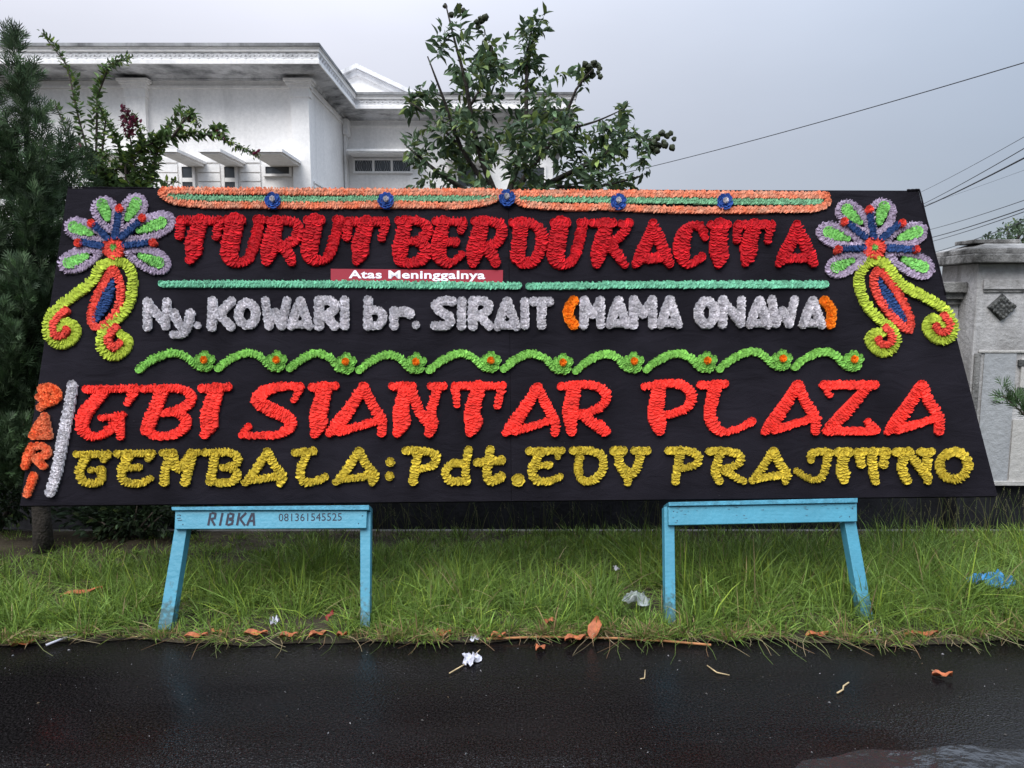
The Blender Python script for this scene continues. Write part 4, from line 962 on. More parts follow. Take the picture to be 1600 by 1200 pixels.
# ---- the fruit tree behind the board
TD = 7.2
tree = thing('fruit_tree', (at(790, 300, TD)[0], TD, 0.12), 'leafy fruit tree with round husked fruits rising behind the middle of the board', 'tree')
mb = MB(); pb = at(790, 300, TD)
def tp(x, y, dz=0.0): return at(x, y, TD + dz)
mb.tube([(pb[0] + 0.05, TD, 0.0), (pb[0] + 0.02, TD, 1.2), tp(785, 330)], [0.075, 0.06, 0.05], 10); mb.build('trunk', M['bark'], tree, True)
BR = [([(785,330),(760,270),(742,210),(728,130),(712,70),(696,5)], [.04,.03,.024,.018,.012,.006], .0), ([(785,330),(808,260),(822,180),(823,90),(834,35)], [.036,.028,.022,.014,.006], .3),
      ([(785,330),(835,255),(873,205),(900,140),(925,110)], [.034,.026,.02,.012,.006], -.3), ([(785,330),(850,290),(930,250),(985,215),(1035,225)], [.034,.026,.02,.012,.006], .2),
      ([(760,290),(720,230),(695,160),(668,88)], [.026,.02,.014,.006], -.3), ([(785,330),(700,280),(655,245),(632,225)], [.026,.02,.014,.006], .3), ([(850,290),(930,292),(1000,275)], [.02,.014,.006], -.2),
      ([(735,165),(760,120),(770,60)], [.015,.01,.005], .2), ([(720,230),(670,180),(640,160)], [.016,.01,.005], .1), ([(873,205),(930,190),(975,170)], [.016,.01,.005], .4)]
BPTS = []
for pts, rs, dz in BR:
    n = len(pts); P = [tp(x, y, dz * k / n) for k, (x, y) in enumerate(pts)]
    Q = spline([(*p, r) for p, r in zip(P, rs)], 0.08)
    mb = MB(); mb.tube(Q[:, :3], Q[:, 3], 7); mb.build('branch', M['bark'], tree, True)
    BPTS.append(Q[:, :3])
BPTS = np.concatenate(BPTS)
CL = [(705,30,22,26,16),(695,65,18,18,12),(745,75,32,40,46),(760,95,26,30,34),(735,115,34,34,40),(770,115,40,34,40),(820,78,30,42,44),(838,38,22,22,24),(815,40,14,16,8),(800,115,20,24,14),(835,115,30,26,26),
      (885,108,16,16,8),(905,120,14,14,12),(665,145,34,20,30),(640,170,20,18,16),(700,160,30,30,18),(735,165,40,28,26),(790,165,40,30,26),(850,155,32,26,30),(880,160,34,28,34),(862,185,40,28,36),
      (700,195,50,30,56),(760,205,50,30,60),(820,205,44,28,52),(655,232,28,34,44),(690,245,40,34,52),(745,245,44,30,52),(800,245,44,34,56),(860,240,44,34,56),(915,235,44,38,66),(960,215,38,36,70),(968,180,15,20,18),
      (940,265,44,26,52),(990,215,20,24,20),(1015,222,12,14,16),(965,288,34,14,26),(900,285,50,16,46),(830,285,40,18,38),(760,285,40,18,30),(700,285,40,18,28),(650,285,16,14,12),(1000,262,16,16,12),(985,285,16,10,10)]
pos, dirs, sz = [], [], []
for (cx_, cy_, rx, ry, n) in CL:
    nsh = max(2, int(n / 3.4))
    dzc = random.uniform(-0.5, 0.5)
    for s in range(nsh):
        a = random.random() * 6.283; rr = math.sqrt(random.random()) * 0.85
        ex, ey = cx_ + rx * rr * math.cos(a), cy_ + ry * rr * math.sin(a)
        tip = at(ex, ey, TD + dzc + random.uniform(-1, 1) * rx / F * TD)
        k = np.argmin(((BPTS - tip) ** 2).sum(1)); root = BPTS[k]
        ax = tip - root; ax = ax / (np.linalg.norm(ax) + 1e-6) + np.array([0, 0, 0.5]); ax /= np.linalg.norm(ax)
        for q in range(9):       # a pinnate shoot: leaflets in pairs
            t = q / 8.0
            p = tip - ax * 0.16 * (1 - t) + rng.normal(0, 0.008, 3)
            side = np.cross(ax, rng.normal(0, 1, 3)); side /= np.linalg.norm(side) + 1e-6
            d = ax * (0.25 + 0.6 * t) + side * (1.0 - 0.5 * t) + np.array([0, 0, -0.30]) + rng.normal(0, 0.18, 3)
            pos.append(p); dirs.append(d); sz.append(random.uniform(0.055, 0.14))
pos = np.array(pos); dirs = np.array(dirs); sz = np.array(sz)
perm = rng.permutation(len(pos)); pos, dirs, sz = pos[perm], dirs[perm], sz[perm]
topness = np.clip((pos[:, 2] - 2.2) / 2.0, 0, 1)
tn = green(len(pos), (0.064, 0.100, 0.050), 0.42, 0.2)
lv, lf, lt = scatter_leaves(pos[300:], dirs[300:], sz[300:], tn[300:])
fo = raw('foliage', lv, lf, M['foliage'], tree, lt); fo['kind'] = 'stuff'
leafmeshes = []
for k in range(4):
    me = bpy.data.meshes.new('leaf'); me.from_pydata(LV.tolist(), [], [list(q) for q in LF]); me.materials.append(M['foliage'])
    a = me.attributes.new('tint', 'FLOAT_COLOR', 'POINT'); c = [(0.050, 0.088, 0.042), (0.070, 0.115, 0.05), (0.040, 0.068, 0.040), (0.12, 0.17, 0.05)][k]
    a.data.foreach_set('color', np.tile(np.array([*c, 1], np.float32), 8)); leafmeshes.append(me)
def orient(d):
    d = Vector(d).normalized(); s = Vector((random.gauss(0, .5), random.gauss(0, .5), 1)).cross(d).normalized(); u = d.cross(s)
    return Matrix((d, s, u)).transposed()
for i in range(300):
    o = bpy.data.objects.new('leaf', leafmeshes[i % 4]); COL.objects.link(o); o.parent = tree
    o.matrix_local = Matrix.Translation(Vector(pos[i]) - Vector(tree['_o'])) @ (orient(dirs[i]).to_4x4() @ Matrix.Scale(float(sz[i]) * 1.08, 4))
fme = bpy.data.meshes.new('fruit'); bm = bmesh.new(); bmesh.ops.create_icosphere(bm, subdivisions=2, radius=0.028)
for v_ in bm.verts: v_.co *= 1.0 + (0.22 if v_.index % 2 else -0.02)
bm.to_mesh(fme); bm.free(); fme.materials.append(M['fruit'])
for (cx_, cy_, rx, ry, n) in ((926,108,12,14,16),(1036,222,17,15,18),(745,38,8,10,4),(754,30,6,6,3),(705,18,10,10,3),(722,20,8,12,3)):
    for k in range(n):
        o = bpy.data.objects.new('fruit', fme); COL.objects.link(o); o.parent = tree
        o.location = Vector(at(cx_ + random.uniform(-rx, rx), cy_ + random.uniform(-ry, ry), TD + random.uniform(-.06, .06))) - Vector(tree['_o'])
        o.rotation_euler = (random.random() * 6, random.random() * 6, 0); s = random.uniform(0.7, 1.1); o.scale = (s, s, s)

# ---- flowering shrub with long arching shoots, left
SD = 6.4
shrub = thing('flowering_shrub', (at(215, 300, SD)[0], SD, 0.12), 'straggly flowering shrub with long leafy shoots and dark red blossom before the house', 'shrub')
mb = MB(); b0 = at(200, 330, SD); mb.tube([(b0[0], SD, 0.05), (b0[0] + 0.03, SD, 1.0), b0], [0.045, 0.04, 0.03], 8); mb.build('stem', M['bark'], shrub, True)
SH = [([(190,330),(140,270),(124,190),(116,130),(92,80),(66,52)], 92), ([(190,330),(150,250),(148,180),(158,125),(172,100),(202,90)], 96), ([(200,330),(212,280),(205,225),(195,170)], 60), ([(205,330),(225,260),(222,215),(208,178)], 60),
      ([(200,330),(190,270),(240,220),(300,211),(345,214),(372,230),(402,240)], 150), ([(210,330),(235,270),(255,215),(285,165)], 90), ([(270,214),(290,185),(300,178),(312,200)], 26), ([(200,330),(160,260),(165,190),(150,160)], 60),
      ([(200,330),(230,290),(245,250),(230,235)], 50), ([(200,330),(160,300),(150,260),(170,240)], 60), ([(200,330),(190,290),(170,270),(200,240)], 70), ([(190,330),(130,300),(112,260),(110,220)], 50),
      ([(190,330),(120,240),(95,175),(80,160)], 40), ([(190,330),(150,280),(190,262),(232,272)], 60), ([(200,330),(240,300),(262,290),(275,282)], 30), ([(210,330),(200,270),(175,205),(160,172)],60), ([(330,212),(345,200),(350,208)],14)]
sp_pos, sp_dir, sp_sz = [], [], []
mb = MB()
for pts, n in SH:
    dz0 = random.uniform(-0.4, 0.4)
    Q = spline([at(x, y, SD + dz0 * (k / len(pts))) for k, (x, y) in enumerate(pts)], 0.05)
    mb.tube(Q[::3] if len(Q) > 9 else Q, np.linspace(0.013, 0.004, len(Q[::3] if len(Q) > 9 else Q)), 5)
    for k in range(int(n * 3.0)):
        t = 0.15 + 0.85 * k / (n * 3.0); i = min(int(t * (len(Q) - 1)), len(Q) - 2); tg = Q[i + 1] - Q[i]; tg /= np.linalg.norm(tg) + 1e-9
        sd_ = np.cross(tg, rng.normal(0, 1, 3)); sd_ /= np.linalg.norm(sd_) + 1e-9
        fr_ = t * (len(Q) - 1) - i; sp_pos.append(Q[i] + (Q[i + 1] - Q[i]) * fr_ + rng.normal(0, 0.012, 3)); sp_dir.append(sd_ + tg * 0.5 + np.array([0, 0, 0.05]) + rng.normal(0, .15, 3)); sp_sz.append(random.uniform(0.055, 0.10) * (1.25 - 0.8 * t))
mb.build('shoots', M['twig'], shrub, True)
lv, lf, lt = scatter_leaves(np.array(sp_pos), np.array(sp_dir), np.array(sp_sz), green(len(sp_pos), (0.076, 0.122, 0.040), 0.35, 0.16))
fo = raw('foliage', lv, lf, M['foliage'], shrub, lt); fo['kind'] = 'stuff'
fp, fd = [], []
for (xa, ya, xb, yb, n, r) in ((193,170,212,196,90,7), (190,186,200,208,50,7), (124,228,130,234,14,3), (338,204,346,212,10,4), (400,238,403,242,6,2), (293,180,298,186,20,4), (200,196,208,215,20,5)):
    for k in range(n):
        t = random.random(); fp.append(at(xa + (xb - xa) * t + random.gauss(0, r * .45), ya + (yb - ya) * t + random.gauss(0, r * .45), SD - 0.05 + random.uniform(-.05, .05))); fd.append(rng.normal(0, 1, 3) + np.array([0, 0, .5]))
pt = np.tile(np.array([0.085, 0.010, 0.026]), (len(fp), 1)) * np.exp(rng.normal(0, .3, (len(fp), 1)))
lv, lf, lt = scatter_leaves(np.array(fp), np.array(fd), rng.uniform(0.025, 0.045, len(fp)), pt, 1.6)
bl = raw('blossom', lv, lf, M['petal'], shrub, lt); bl['kind'] = 'stuff'

# ---- conifer at the left edge
def conifer(root, plumes, n, base, seed, spread=1.0, ls=1.0):
    """feathery scale-leaved branches on slender leaders; plume = (foot xyz, tip xyz, radius)"""
    r_ = np.random.default_rng(seed); P = []; D = []; Sz = []; segs = []
    for a, b, R in plumes:
        a = np.array(a, float); b = np.array(b, float); H = np.linalg.norm(b - a)
        for k in range(int(14 + 34 * H * R / 0.3)):
            t = r_.random() ** 0.85; th = r_.random() * 6.283; o = np.array([math.cos(th), math.sin(th), 0])
            rr = R * min(1, (1 - t) * 1.25) ** 0.8 * r_.uniform(0.55, 1.15)
            p0 = a + (b - a) * t; L = (0.10 + rr * 1.35) * ls
            dd = o * spread * (0.75 if t < 0.8 else 0.4) + np.array([0, 0, 0.85]) + r_.normal(0, .16, 3) + (b - a) / H * 0.3; dd /= np.linalg.norm(dd)
            segs.append((p0 + o * rr * 0.25, p0 + o * rr * 0.25 + dd * L, 0.022 + 0.13 * L))
        segs.append((a + (b - a) * 0.75, b, 0.05))
    tot = sum(np.linalg.norm(e - c) * (r + .02) for c, e, r in segs)
    for c, e, r in segs:
        ax = e - c; Lx = np.linalg.norm(ax); k = max(8, int(n * Lx * (r + .02) / tot)); ax = ax / Lx
        t = r_.random(k) ** 0.9; o = r_.normal(0, 1, (k, 3)); o -= (o @ ax)[:, None] * ax; o /= np.linalg.norm(o, axis=1, keepdims=True)
        rad = r * r_.random(k) ** 0.6 * np.clip(1.15 * (1 - t), 0.05, 1) ** 0.6
        P.append(c + ax * (t * Lx)[:, None] + o * rad[:, None]); D.append(o * 0.55 + ax * 0.9 + r_.normal(0, .18, (k, 3))); Sz.append(r_.uniform(0.05, 0.095, k))
    P = np.concatenate(P); D = np.concatenate(D); Sz = np.concatenate(Sz); N = len(P)
    D /= np.linalg.norm(D, axis=1, keepdims=True); S = np.cross(D, r_.normal(0, 1, (N, 3))); S /= np.linalg.norm(S, axis=1, keepdims=True); U = np.cross(D, S)
    V = []; 
    lets = [(0.0, 0.0, 1.0), (0.08, 0.62, 0.62), (0.16, -0.6, 0.62), (0.34, 0.55, 0.52), (0.44, -0.5, 0.48)]     # branchlets: start, angle, length
    for (s0, an, ln) in lets:
        d2 = D * math.cos(an) + S * math.sin(an); q = np.cross(d2, U); p0 = P + D * (s0 * Sz)[:, None]
        for (f, w_) in ((0.0, 0.022), (0.6, 0.034), (1.0, 0.0)):
            if w_ == 0: V.append(p0 + d2 * (f * ln * Sz)[:, None])
            else:
                V.append(p0 + d2 * (f * ln * Sz)[:, None] + q * (w_ * Sz)[:, None]); V.append(p0 + d2 * (f * ln * Sz)[:, None] - q * (w_ * Sz)[:, None])
    V = np.stack(V, 1); fl = []
    for b_ in range(5): fl += [[b_ * 5, b_ * 5 + 1, b_ * 5 + 3, b_ * 5 + 2], [b_ * 5 + 2, b_ * 5 + 3, b_ * 5 + 4]]
    faces = [[q + 25 * i for q in f] for i in range(N) for f in fl]
    t = np.tile(np.array(base, float), (N, 1)) * np.exp(r_.normal(0, .35, (N, 1))) * (1 + 0.25 * r_.normal(0, 1, (N, 1)) * np.array([[.3, 0, .5]]))
    return raw('crown', V.reshape(-1, 3), faces, M['conifer'], root, np.clip(np.repeat(t, 25, 0), 0.003, .5))
CD = 4.5
tb = gnd(70, 872); 
con = thing('juniper_tree', (tb[0], tb[1], 0.0), 'dark green conifer at the left end of the flower board', 'tree')
mb = MB(); mb.tube([(tb[0], tb[1], -0.02), (tb[0], tb[1], 0.25), (tb[0] - 0.03, tb[1] + 0.05, 0.8), at(50, 400, CD + .1), at(38, 130, CD + .1)], [0.062, 0.052, 0.045, 0.03, 0.01], 9); mb.build('trunk', M['bark'], con, True)
PLU = [(at(40, 420, CD), at(22, 42, CD), 0.09), (at(50, 300, CD), at(44, 120, CD), 0.09), (at(85, 480, CD + .25), at(108, 205, CD + .2), 0.11), (at(0, 520, CD), at(-30, 60, CD), 0.18), (at(60, 700, CD), at(66, 300, CD + .1), 0.24),
       (at(-20, 780, CD), at(-5, 360, CD - .1), 0.36), (at(15, 700, CD - .1), at(25, 430, CD - .2), 0.26), (at(-60, 780, CD), at(-90, 200, CD), 0.40), (at(105, 420, CD + .5), at(126, 240, CD + .4), 0.10), (at(40, 420, CD), at(66, 220, CD), 0.12),
       (at(50, 780, CD + .2), at(60, 560, CD + .2), 0.34), (at(95, 560, CD + .4), at(90, 300, CD + .4), 0.20), (at(20, 330, CD), at(8, 210, CD), 0.12), (at(5, 770, CD - .1), at(20, 600, CD - .1), 0.3)]
conifer(con, PLU, 38000, (0.056, 0.088, 0.042), 3)
# low dark bush in the shade under the left end of the board
def bush(name, label, cx, cy, rx, ry, rz, n, base, seed, cat='bush', z0=0.0):
    r_ = np.random.default_rng(seed); t = thing(name, (cx, cy, z0), label, cat)
    mb = MB()
    for k in range(7):
        a = r_.random() * 6.28; e = np.array([cx + rx * .7 * math.cos(a), cy + ry * .7 * math.sin(a), z0 + rz * r_.uniform(.5, .9)]); mb.tube([(cx, cy, z0), (np.array([cx, cy, z0]) + e) / 2 + r_.normal(0, .02, 3), e], [0.012, 0.008, 0.003], 5)
    mb.build('stem', M['twig'], t, True)
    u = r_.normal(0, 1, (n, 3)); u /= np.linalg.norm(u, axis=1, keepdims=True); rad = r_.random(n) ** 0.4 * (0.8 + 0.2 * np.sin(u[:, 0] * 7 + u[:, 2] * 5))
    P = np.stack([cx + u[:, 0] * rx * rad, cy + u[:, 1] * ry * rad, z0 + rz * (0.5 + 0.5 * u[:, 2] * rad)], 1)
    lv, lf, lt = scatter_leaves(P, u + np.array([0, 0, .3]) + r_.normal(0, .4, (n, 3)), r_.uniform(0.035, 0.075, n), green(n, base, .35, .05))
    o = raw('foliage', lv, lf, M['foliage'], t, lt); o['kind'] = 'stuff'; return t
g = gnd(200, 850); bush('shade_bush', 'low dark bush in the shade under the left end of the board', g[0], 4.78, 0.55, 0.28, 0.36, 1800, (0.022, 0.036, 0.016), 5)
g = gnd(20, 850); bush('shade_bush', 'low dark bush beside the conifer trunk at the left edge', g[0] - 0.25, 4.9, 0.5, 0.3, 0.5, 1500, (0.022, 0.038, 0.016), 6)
# a conifer just outside the right edge reaches one branch into view
rt = thing('juniper_shrub', (3.5, 4.45, 0.0), 'conifer branch reaching in at the right edge before the gate pillar', 'shrub')
mb = MB(); tipb = at(1567, 618, 4.4); mb.tube([(3.5, 4.45, 0), (3.5, 4.45, 0.5), (3.47, 4.43, 0.85)], [0.03, 0.025, 0.015], 7); mb.tube([(3.48, 4.44, 0.8), at(1620, 665, 4.4), tipb], [0.012, 0.008, 0.003], 5); mb.build('stem', M['twig'], rt, True)
conifer(rt, [(at(1625, 668, 4.4), at(1566, 614, 4.4), 0.012), ((3.5, 4.45, 0.55), (3.6, 4.5, 1.3), 0.2)], 700, (0.05, 0.085, 0.035), 8, 0.6, 0.55)
# tree beyond the gate
ft = thing('far_tree', (at(1580, 400, 24)[0], 24, 0.12), 'distant leafy tree showing over the gate pillar', 'tree')
mb = MB(); e = at(1580, 385, 24); mb.tube([(e[0], 24, 0), (e[0], 24, 1.4), e], [0.2, 0.15, 0.07], 8)
for (x, y) in ((1555, 372), (1600, 360), (1575, 360), (1625, 350)): mb.tube([(e[0], 24, 1.4), (e + at(x, y, 24)) / 2, at(x, y, 24)], [0.09, 0.05, 0.02], 5)
mb.build('trunk', M['bark'], ft, True)
fp = []
for (cx_, cy_, rx, ry, n) in ((1550,375,16,10,120),(1575,362,18,14,170),(1595,355,14,14,150),(1600,378,20,16,200),(1565,385,24,8,120),(1640,360,34,30,400),(1537,385,9,6,40),(1590,390,20,8,80)):
    for k in range(n):
        a = random.random() * 6.28; rr = random.random() ** .6; fp.append(at(cx_ + rx * rr * math.cos(a), cy_ + ry * rr * math.sin(a), 24 + random.uniform(-1.2, 1.2)))
lv, lf, lt = scatter_leaves(np.array(fp), rng.normal(0, 1, (len(fp), 3)), rng.uniform(0.08, 0.16, len(fp)), green(len(fp), (0.05, 0.075, 0.04), .3, .05), 1.3)
o = raw('foliage', lv, lf, M['foliage'], ft, lt); o['kind'] = 'stuff'

# ---- grass
def edge_v(x): return np.array([edge_y(a) for a in x])
NB = 125000
nc = 3600
cxs = rng.uniform(-4.4, 4.6, nc); tt = rng.random(nc)
ce = edge_v(cxs); cys = ce + (4.84 - ce) * tt ** 1.15
dirt = (cxs < -1.75) & (cys > 4.25) | ((np.abs(cxs + 1.62 - (cys - 3.4) * -0.15) < 0.12) & (cys < 4.3))
keep = ~dirt | (rng.random(nc) < 0.5)
for (lx, ly, lr) in ((995, 938, .16), (1549, 914, .20), (128, 930, .10), (430, 972, .05), (963, 890, .05), (517, 966, .05)):
    lg = gnd(lx, ly); keep &= ~((np.abs(cxs - lg[0]) < lr) & (cys > lg[1] - 0.30) & (cys < lg[1] + 0.05))
cxs, cys = cxs[keep], cys[keep]
dens = 0.6 + 0.4 * np.sin(cxs * 2.1 + 1) * np.sin(cys * 4.3) + rng.random(len(cxs)) * 0.6
ci = rng.choice(len(cxs), NB, p=dens / dens.sum())
bx = cxs[ci] + rng.normal(0, 0.035, NB); by = cys[ci] + rng.normal(0, 0.03, NB)
by = np.clip(by, edge_v(cxs[ci]) - 0.01, 4.85)
clen = np.clip(rng.gamma(6.0, 0.024, len(cxs)), 0.06, 0.28)[ci]
Ls = clen * rng.uniform(0.6, 1.3, NB)
Ls = np.where(by < 3.5, Ls * 0.75, Ls); Ls = np.where((bx < -1.4) & (by > 4.0), Ls * 0.6, Ls)
eg = edge_v(bx); Ls = np.where(by < eg + 0.12, Ls * 0.62, Ls)
Ls = Ls * (1 - 0.66 * np.clip((by - 4.05) / 0.6, 0, 1)) * np.where(bx > 0.6, 1.3, 1.0)
az = np.arctan2(by - cys[ci], bx - cxs[ci]) + rng.normal(0, 0.5, NB)
cl_az = (rng.random(len(cxs)) * 2 * np.pi)[ci]
lean = np.clip(np.abs(rng.normal(0.78, 0.45, NB)), 0, 1.5)
dx = np.cos(az) * 0.8 + np.cos(cl_az) * 0.45; dy = np.sin(az) * 0.8 + np.sin(cl_az) * 0.45
hn = np.hypot(dx, dy) + 1e-6; dx /= hn; dy /= hn
wd = rng.uniform(0.0013, 0.0031, NB)
fa = rng.random(NB) * np.pi
sx, sy = np.cos(fa), np.sin(fa)
V = []
for (s, wf) in ((0.0, 1.0), (0.4, 1.05), (0.75, 0.75), (1.0, 0.0)):
    hor = Ls * (np.sin(lean) * s * 0.55 + 0.62 * np.clip(lean, 0, 1.3) * s * s)
    ver = Ls * np.clip(np.cos(lean * 0.6) * s - 0.36 * np.clip(lean, 0, 1.6) * s * s, 0.02 * s, None)
    px, py, pz = bx + dx * hor, by + dy * hor, 0.018 + ver
    if wf == 0: V.append(np.stack([px, py, pz], 1))
    else:
        V.append(np.stack([px + sx * wd * wf, py + sy * wd * wf, pz], 1)); V.append(np.stack([px - sx * wd * wf, py - sy * wd * wf, pz], 1))
V = np.stack(V, 1)
fl = [[0, 1, 3, 2], [2, 3, 5, 4], [4, 5, 6]]
b7 = np.arange(NB) * 7
q4 = np.concatenate([np.array(fl[:2])[None] + b7[:, None, None]]).reshape(-1, 4).tolist(); q3 = (np.array(fl[2])[None] + b7[:, None]).tolist()
tint = np.tile(np.array([0.112, 0.180, 0.032]), (NB, 1)) * np.exp(rng.normal(0, .28, (NB, 1)))
patch = (0.5 + 0.5 * np.sin(bx * 1.7 + 0.7) * np.sin(by * 3.1 + bx))[:, None]
tint = tint * (1 - 0.25 * patch) + tint * np.array([1.35, 1.2, 0.9]) * 0.25 * patch
yl = rng.random(NB); k = yl < 0.12; tint[k] *= np.array([1.7, 1.4, 1.1]); k = yl > 0.965; tint[k] = np.array([0.26, 0.20, 0.10]) * np.exp(rng.normal(0, .25, (k.sum(), 1)))
k = (by < edge_v(bx) + 0.05) & (rng.random(NB) < 0.35); tint[k] = np.array([0.24, 0.16, 0.08]) * np.exp(rng.normal(0, .3, (k.sum(), 1)))
o = raw('grass', V.reshape(-1, 3), q4 + q3, M['grass'], tint=np.clip(np.repeat(tint, 7, 0), 0.004, .6))
tag(o, 'rough green grass on the verge under the board', kind='stuff')
# tall seed stalks along the ditch and stray runners over the road edge
mb = MB()
for k in range(420):
    x = random.uniform(-1.3, 4.3); y = random.uniform(4.55, 4.84); h_ = random.uniform(0.16, 0.36); a = random.random() * 6.28; r = random.uniform(.02, .16)
    if x > 2.4: h_ *= 1.15
    P = [(x + math.cos(a) * r * t * t, y + math.sin(a) * r * t * t * .6, 0.02 + h_ * (t - 0.25 * t * t * r * 4)) for t in (0, .35, .7, 1)]
    c = random.choice([(0.10, 0.12, 0.035), (0.16, 0.15, 0.06), (0.08, 0.115, 0.025)])
    n0 = len(mb.v); mb.tube(P, [0.0016, 0.0014, 0.0011, 0.0006], 3, False); mb.t.extend([c] * (len(mb.v) - n0))
    if random.random() < 0.4:
        e = np.array(P[-1]); n0 = len(mb.v)
        for q in range(7):
            p = e - np.array([0, 0, 0.012 * q]); mb.add([p, p + np.array([random.uniform(-.008, .008), random.uniform(-.008, .008), .012]), p + np.array([.002, 0, .004])], [(0, 1, 2)])
        mb.t.extend([(0.20, 0.19, 0.10)] * (len(mb.v) - n0))
o = mb.build('seed_stalks', M['grass']); tag(o, 'thin tall grass stalks along the ditch', kind='stuff')
mb = MB()
for k in range(330):
    x = random.uniform(-3.2, 3.4); e = edge_y(x); L = random.uniform(0.06, 0.26) * (1.25 if (0.3 < x < 1.6 or x < -1.4) else 0.8); a = random.gauss(-1.57, 0.9)
    if x < -1.5: a = random.choice([0.2, 3.3]) + random.gauss(0, .35)
    P = [(x + math.cos(a) * L * t + 0.02 * math.sin(t * 4 + k), e + 0.05 + math.sin(a) * L * t, 0.012 + 0.035 * math.sin(3.1 * t) * (1 - t) + 0.004) for t in (0, .25, .5, .75, 1)]
    c = random.choice([(0.22, 0.17, 0.09), (0.13, 0.14, 0.05), (0.20, 0.12, 0.06), (0.09, 0.13, 0.03), (0.3, 0.24, 0.14)])
    n0 = len(mb.v); mb.tube(P, [0.002, 0.0019, 0.0016, 0.0013, 0.0008], 3, False); mb.t.extend([c] * (len(mb.v) - n0))
o = mb.build('grass_runners', M['grass']); tag(o, 'straw and runners lying over the road edge', kind='stuff')

# ================================================================== LITTER, LEAVES, PUDDLE
def crumple(name, label, cat, px, py, wx, wy, hz, m, seed, z=0.004, n=9, amp=0.35, rot=0.0):
    """a thin crumpled sheet lying on the ground"""
    r_ = np.random.default_rng(seed); c = gnd(px, py, z)
    Z = r_.normal(0, 1, (n, n)); Z = (Z + np.roll(Z, 1, 0) + np.roll(Z, 1, 1)) / 1.7
    if n > 10: Z = (Z + np.roll(Z, -1, 0) + np.roll(Z, -1, 1) + np.roll(Z, 1, 0)) / 2.0
    v = []; f = []; ids = {}
    for j in range(n):
        for i in range(n):
            u, w_ = (i / (n - 1) - .5) * 2, (j / (n - 1) - .5) * 2; a = math.atan2(w_, u); rad = math.hypot(u, w_)
            lim = 0.85 + 0.22 * math.sin(a * 3 + seed) + 0.14 * math.sin(a * 5 + 2 * seed)
            s = min(1, lim / max(rad, 1e-6)) if rad > lim else 1
            x, y = u * s * wx / 2, w_ * s * wy / 2; x += r_.normal(0, .22 / n) * wx; y += r_.normal(0, .22 / n) * wy
            ca, sa = math.cos(rot), math.sin(rot)
            v.append((c[0] + x * ca - y * sa, c[1] + x * sa + y * ca, z + max(0.001, hz * (0.25 + amp * Z[j, i]) * (1 - 0.6 * min(1, rad * s)) + hz * .1)))
    for j in range(n - 1):
        for i in range(n - 1): f.append([j * n + i, j * n + i + 1, (j + 1) * n + i + 1, (j + 1) * n + i])
    o = raw(name, v, f, m); o['label'] = label; o['category'] = cat
    return o
crumple('paper_scrap', 'crumpled white scrap lying on the wet road in front of the board', 'litter', 736, 1031, 0.095, 0.12, 0.035, M['white_bag'], 1, amp=0.5, n=13)
crumple('paper_scrap', 'small white scrap at the grass edge above the larger scrap on the road', 'litter', 741, 999, 0.05, 0.05, 0.02, M['white_bag'], 2, z=0.02)
crumple('plastic_scrap', 'pale plastic scrap in the grass beneath the lettered trestle', 'litter', 430, 972, 0.045, 0.07, 0.05, M['white_bag'], 3, z=0.05)
crumple('plastic_sheet', 'greyish clear plastic sheet in the grass left of the bare trestle', 'litter', 995, 938, 0.15, 0.16, 0.06, M['clear_bag'], 4, z=0.10)
crumple('plastic_scrap', 'tiny pale scrap high in the grass left of the bare trestle', 'litter', 963, 890, 0.035, 0.05, 0.03, M['white_bag'], 8, z=0.12)
crumple('blue_plastic_bag', 'crumpled blue plastic bag in the grass at the right', 'bag', 1549, 912, 0.25, 0.14, 0.065, M['blue_bag'], 11, z=0.13, n=17, amp=0.4, rot=-0.06)
def dry_leaf(px, py, L, W, rot, label, m='dry_leaf', z=0.012, tilt=0.0, group='fallen leaves along the road edge'):
    z = (0.022 if py < 1005 else 0.004) if z < 0.03 else z; c = gnd(px, py + 2, z); n = 7; v = []; f = []
    for i in range(n):
        t = i / (n - 1); w_ = W * math.sin(math.pi * min(1, t * 0.92 + 0.06)) ** 0.8 * (1 - 0.25 * t)
        for s in (-1, 0, 1):
            x = (t - .5) * L; y = s * w_ / 2 * (1 + .15 * math.sin(i * 2.1 + s)); zz = 0.012 * abs(s) * (1 + math.sin(i * 1.3)) + 0.018 * math.sin(3 * t + rot) * t
            xr = x * math.cos(tilt) - zz * math.sin(tilt); zr_ = x * math.sin(tilt) + zz * math.cos(tilt) + (L * .5 * math.sin(tilt))
            v.append((c[0] + xr * math.cos(rot) - y * math.sin(rot), c[1] + xr * math.sin(rot) + y * math.cos(rot), z + max(zr_, 0)))
    for i in range(n - 1):
        for s in (0, 1): a = i * 3 + s; f.append([a, a + 3, a + 4, a + 1])
    o = raw('dry_leaf', v, f, M[m], smooth=True); tag(o, label, 'leaf', group); return o
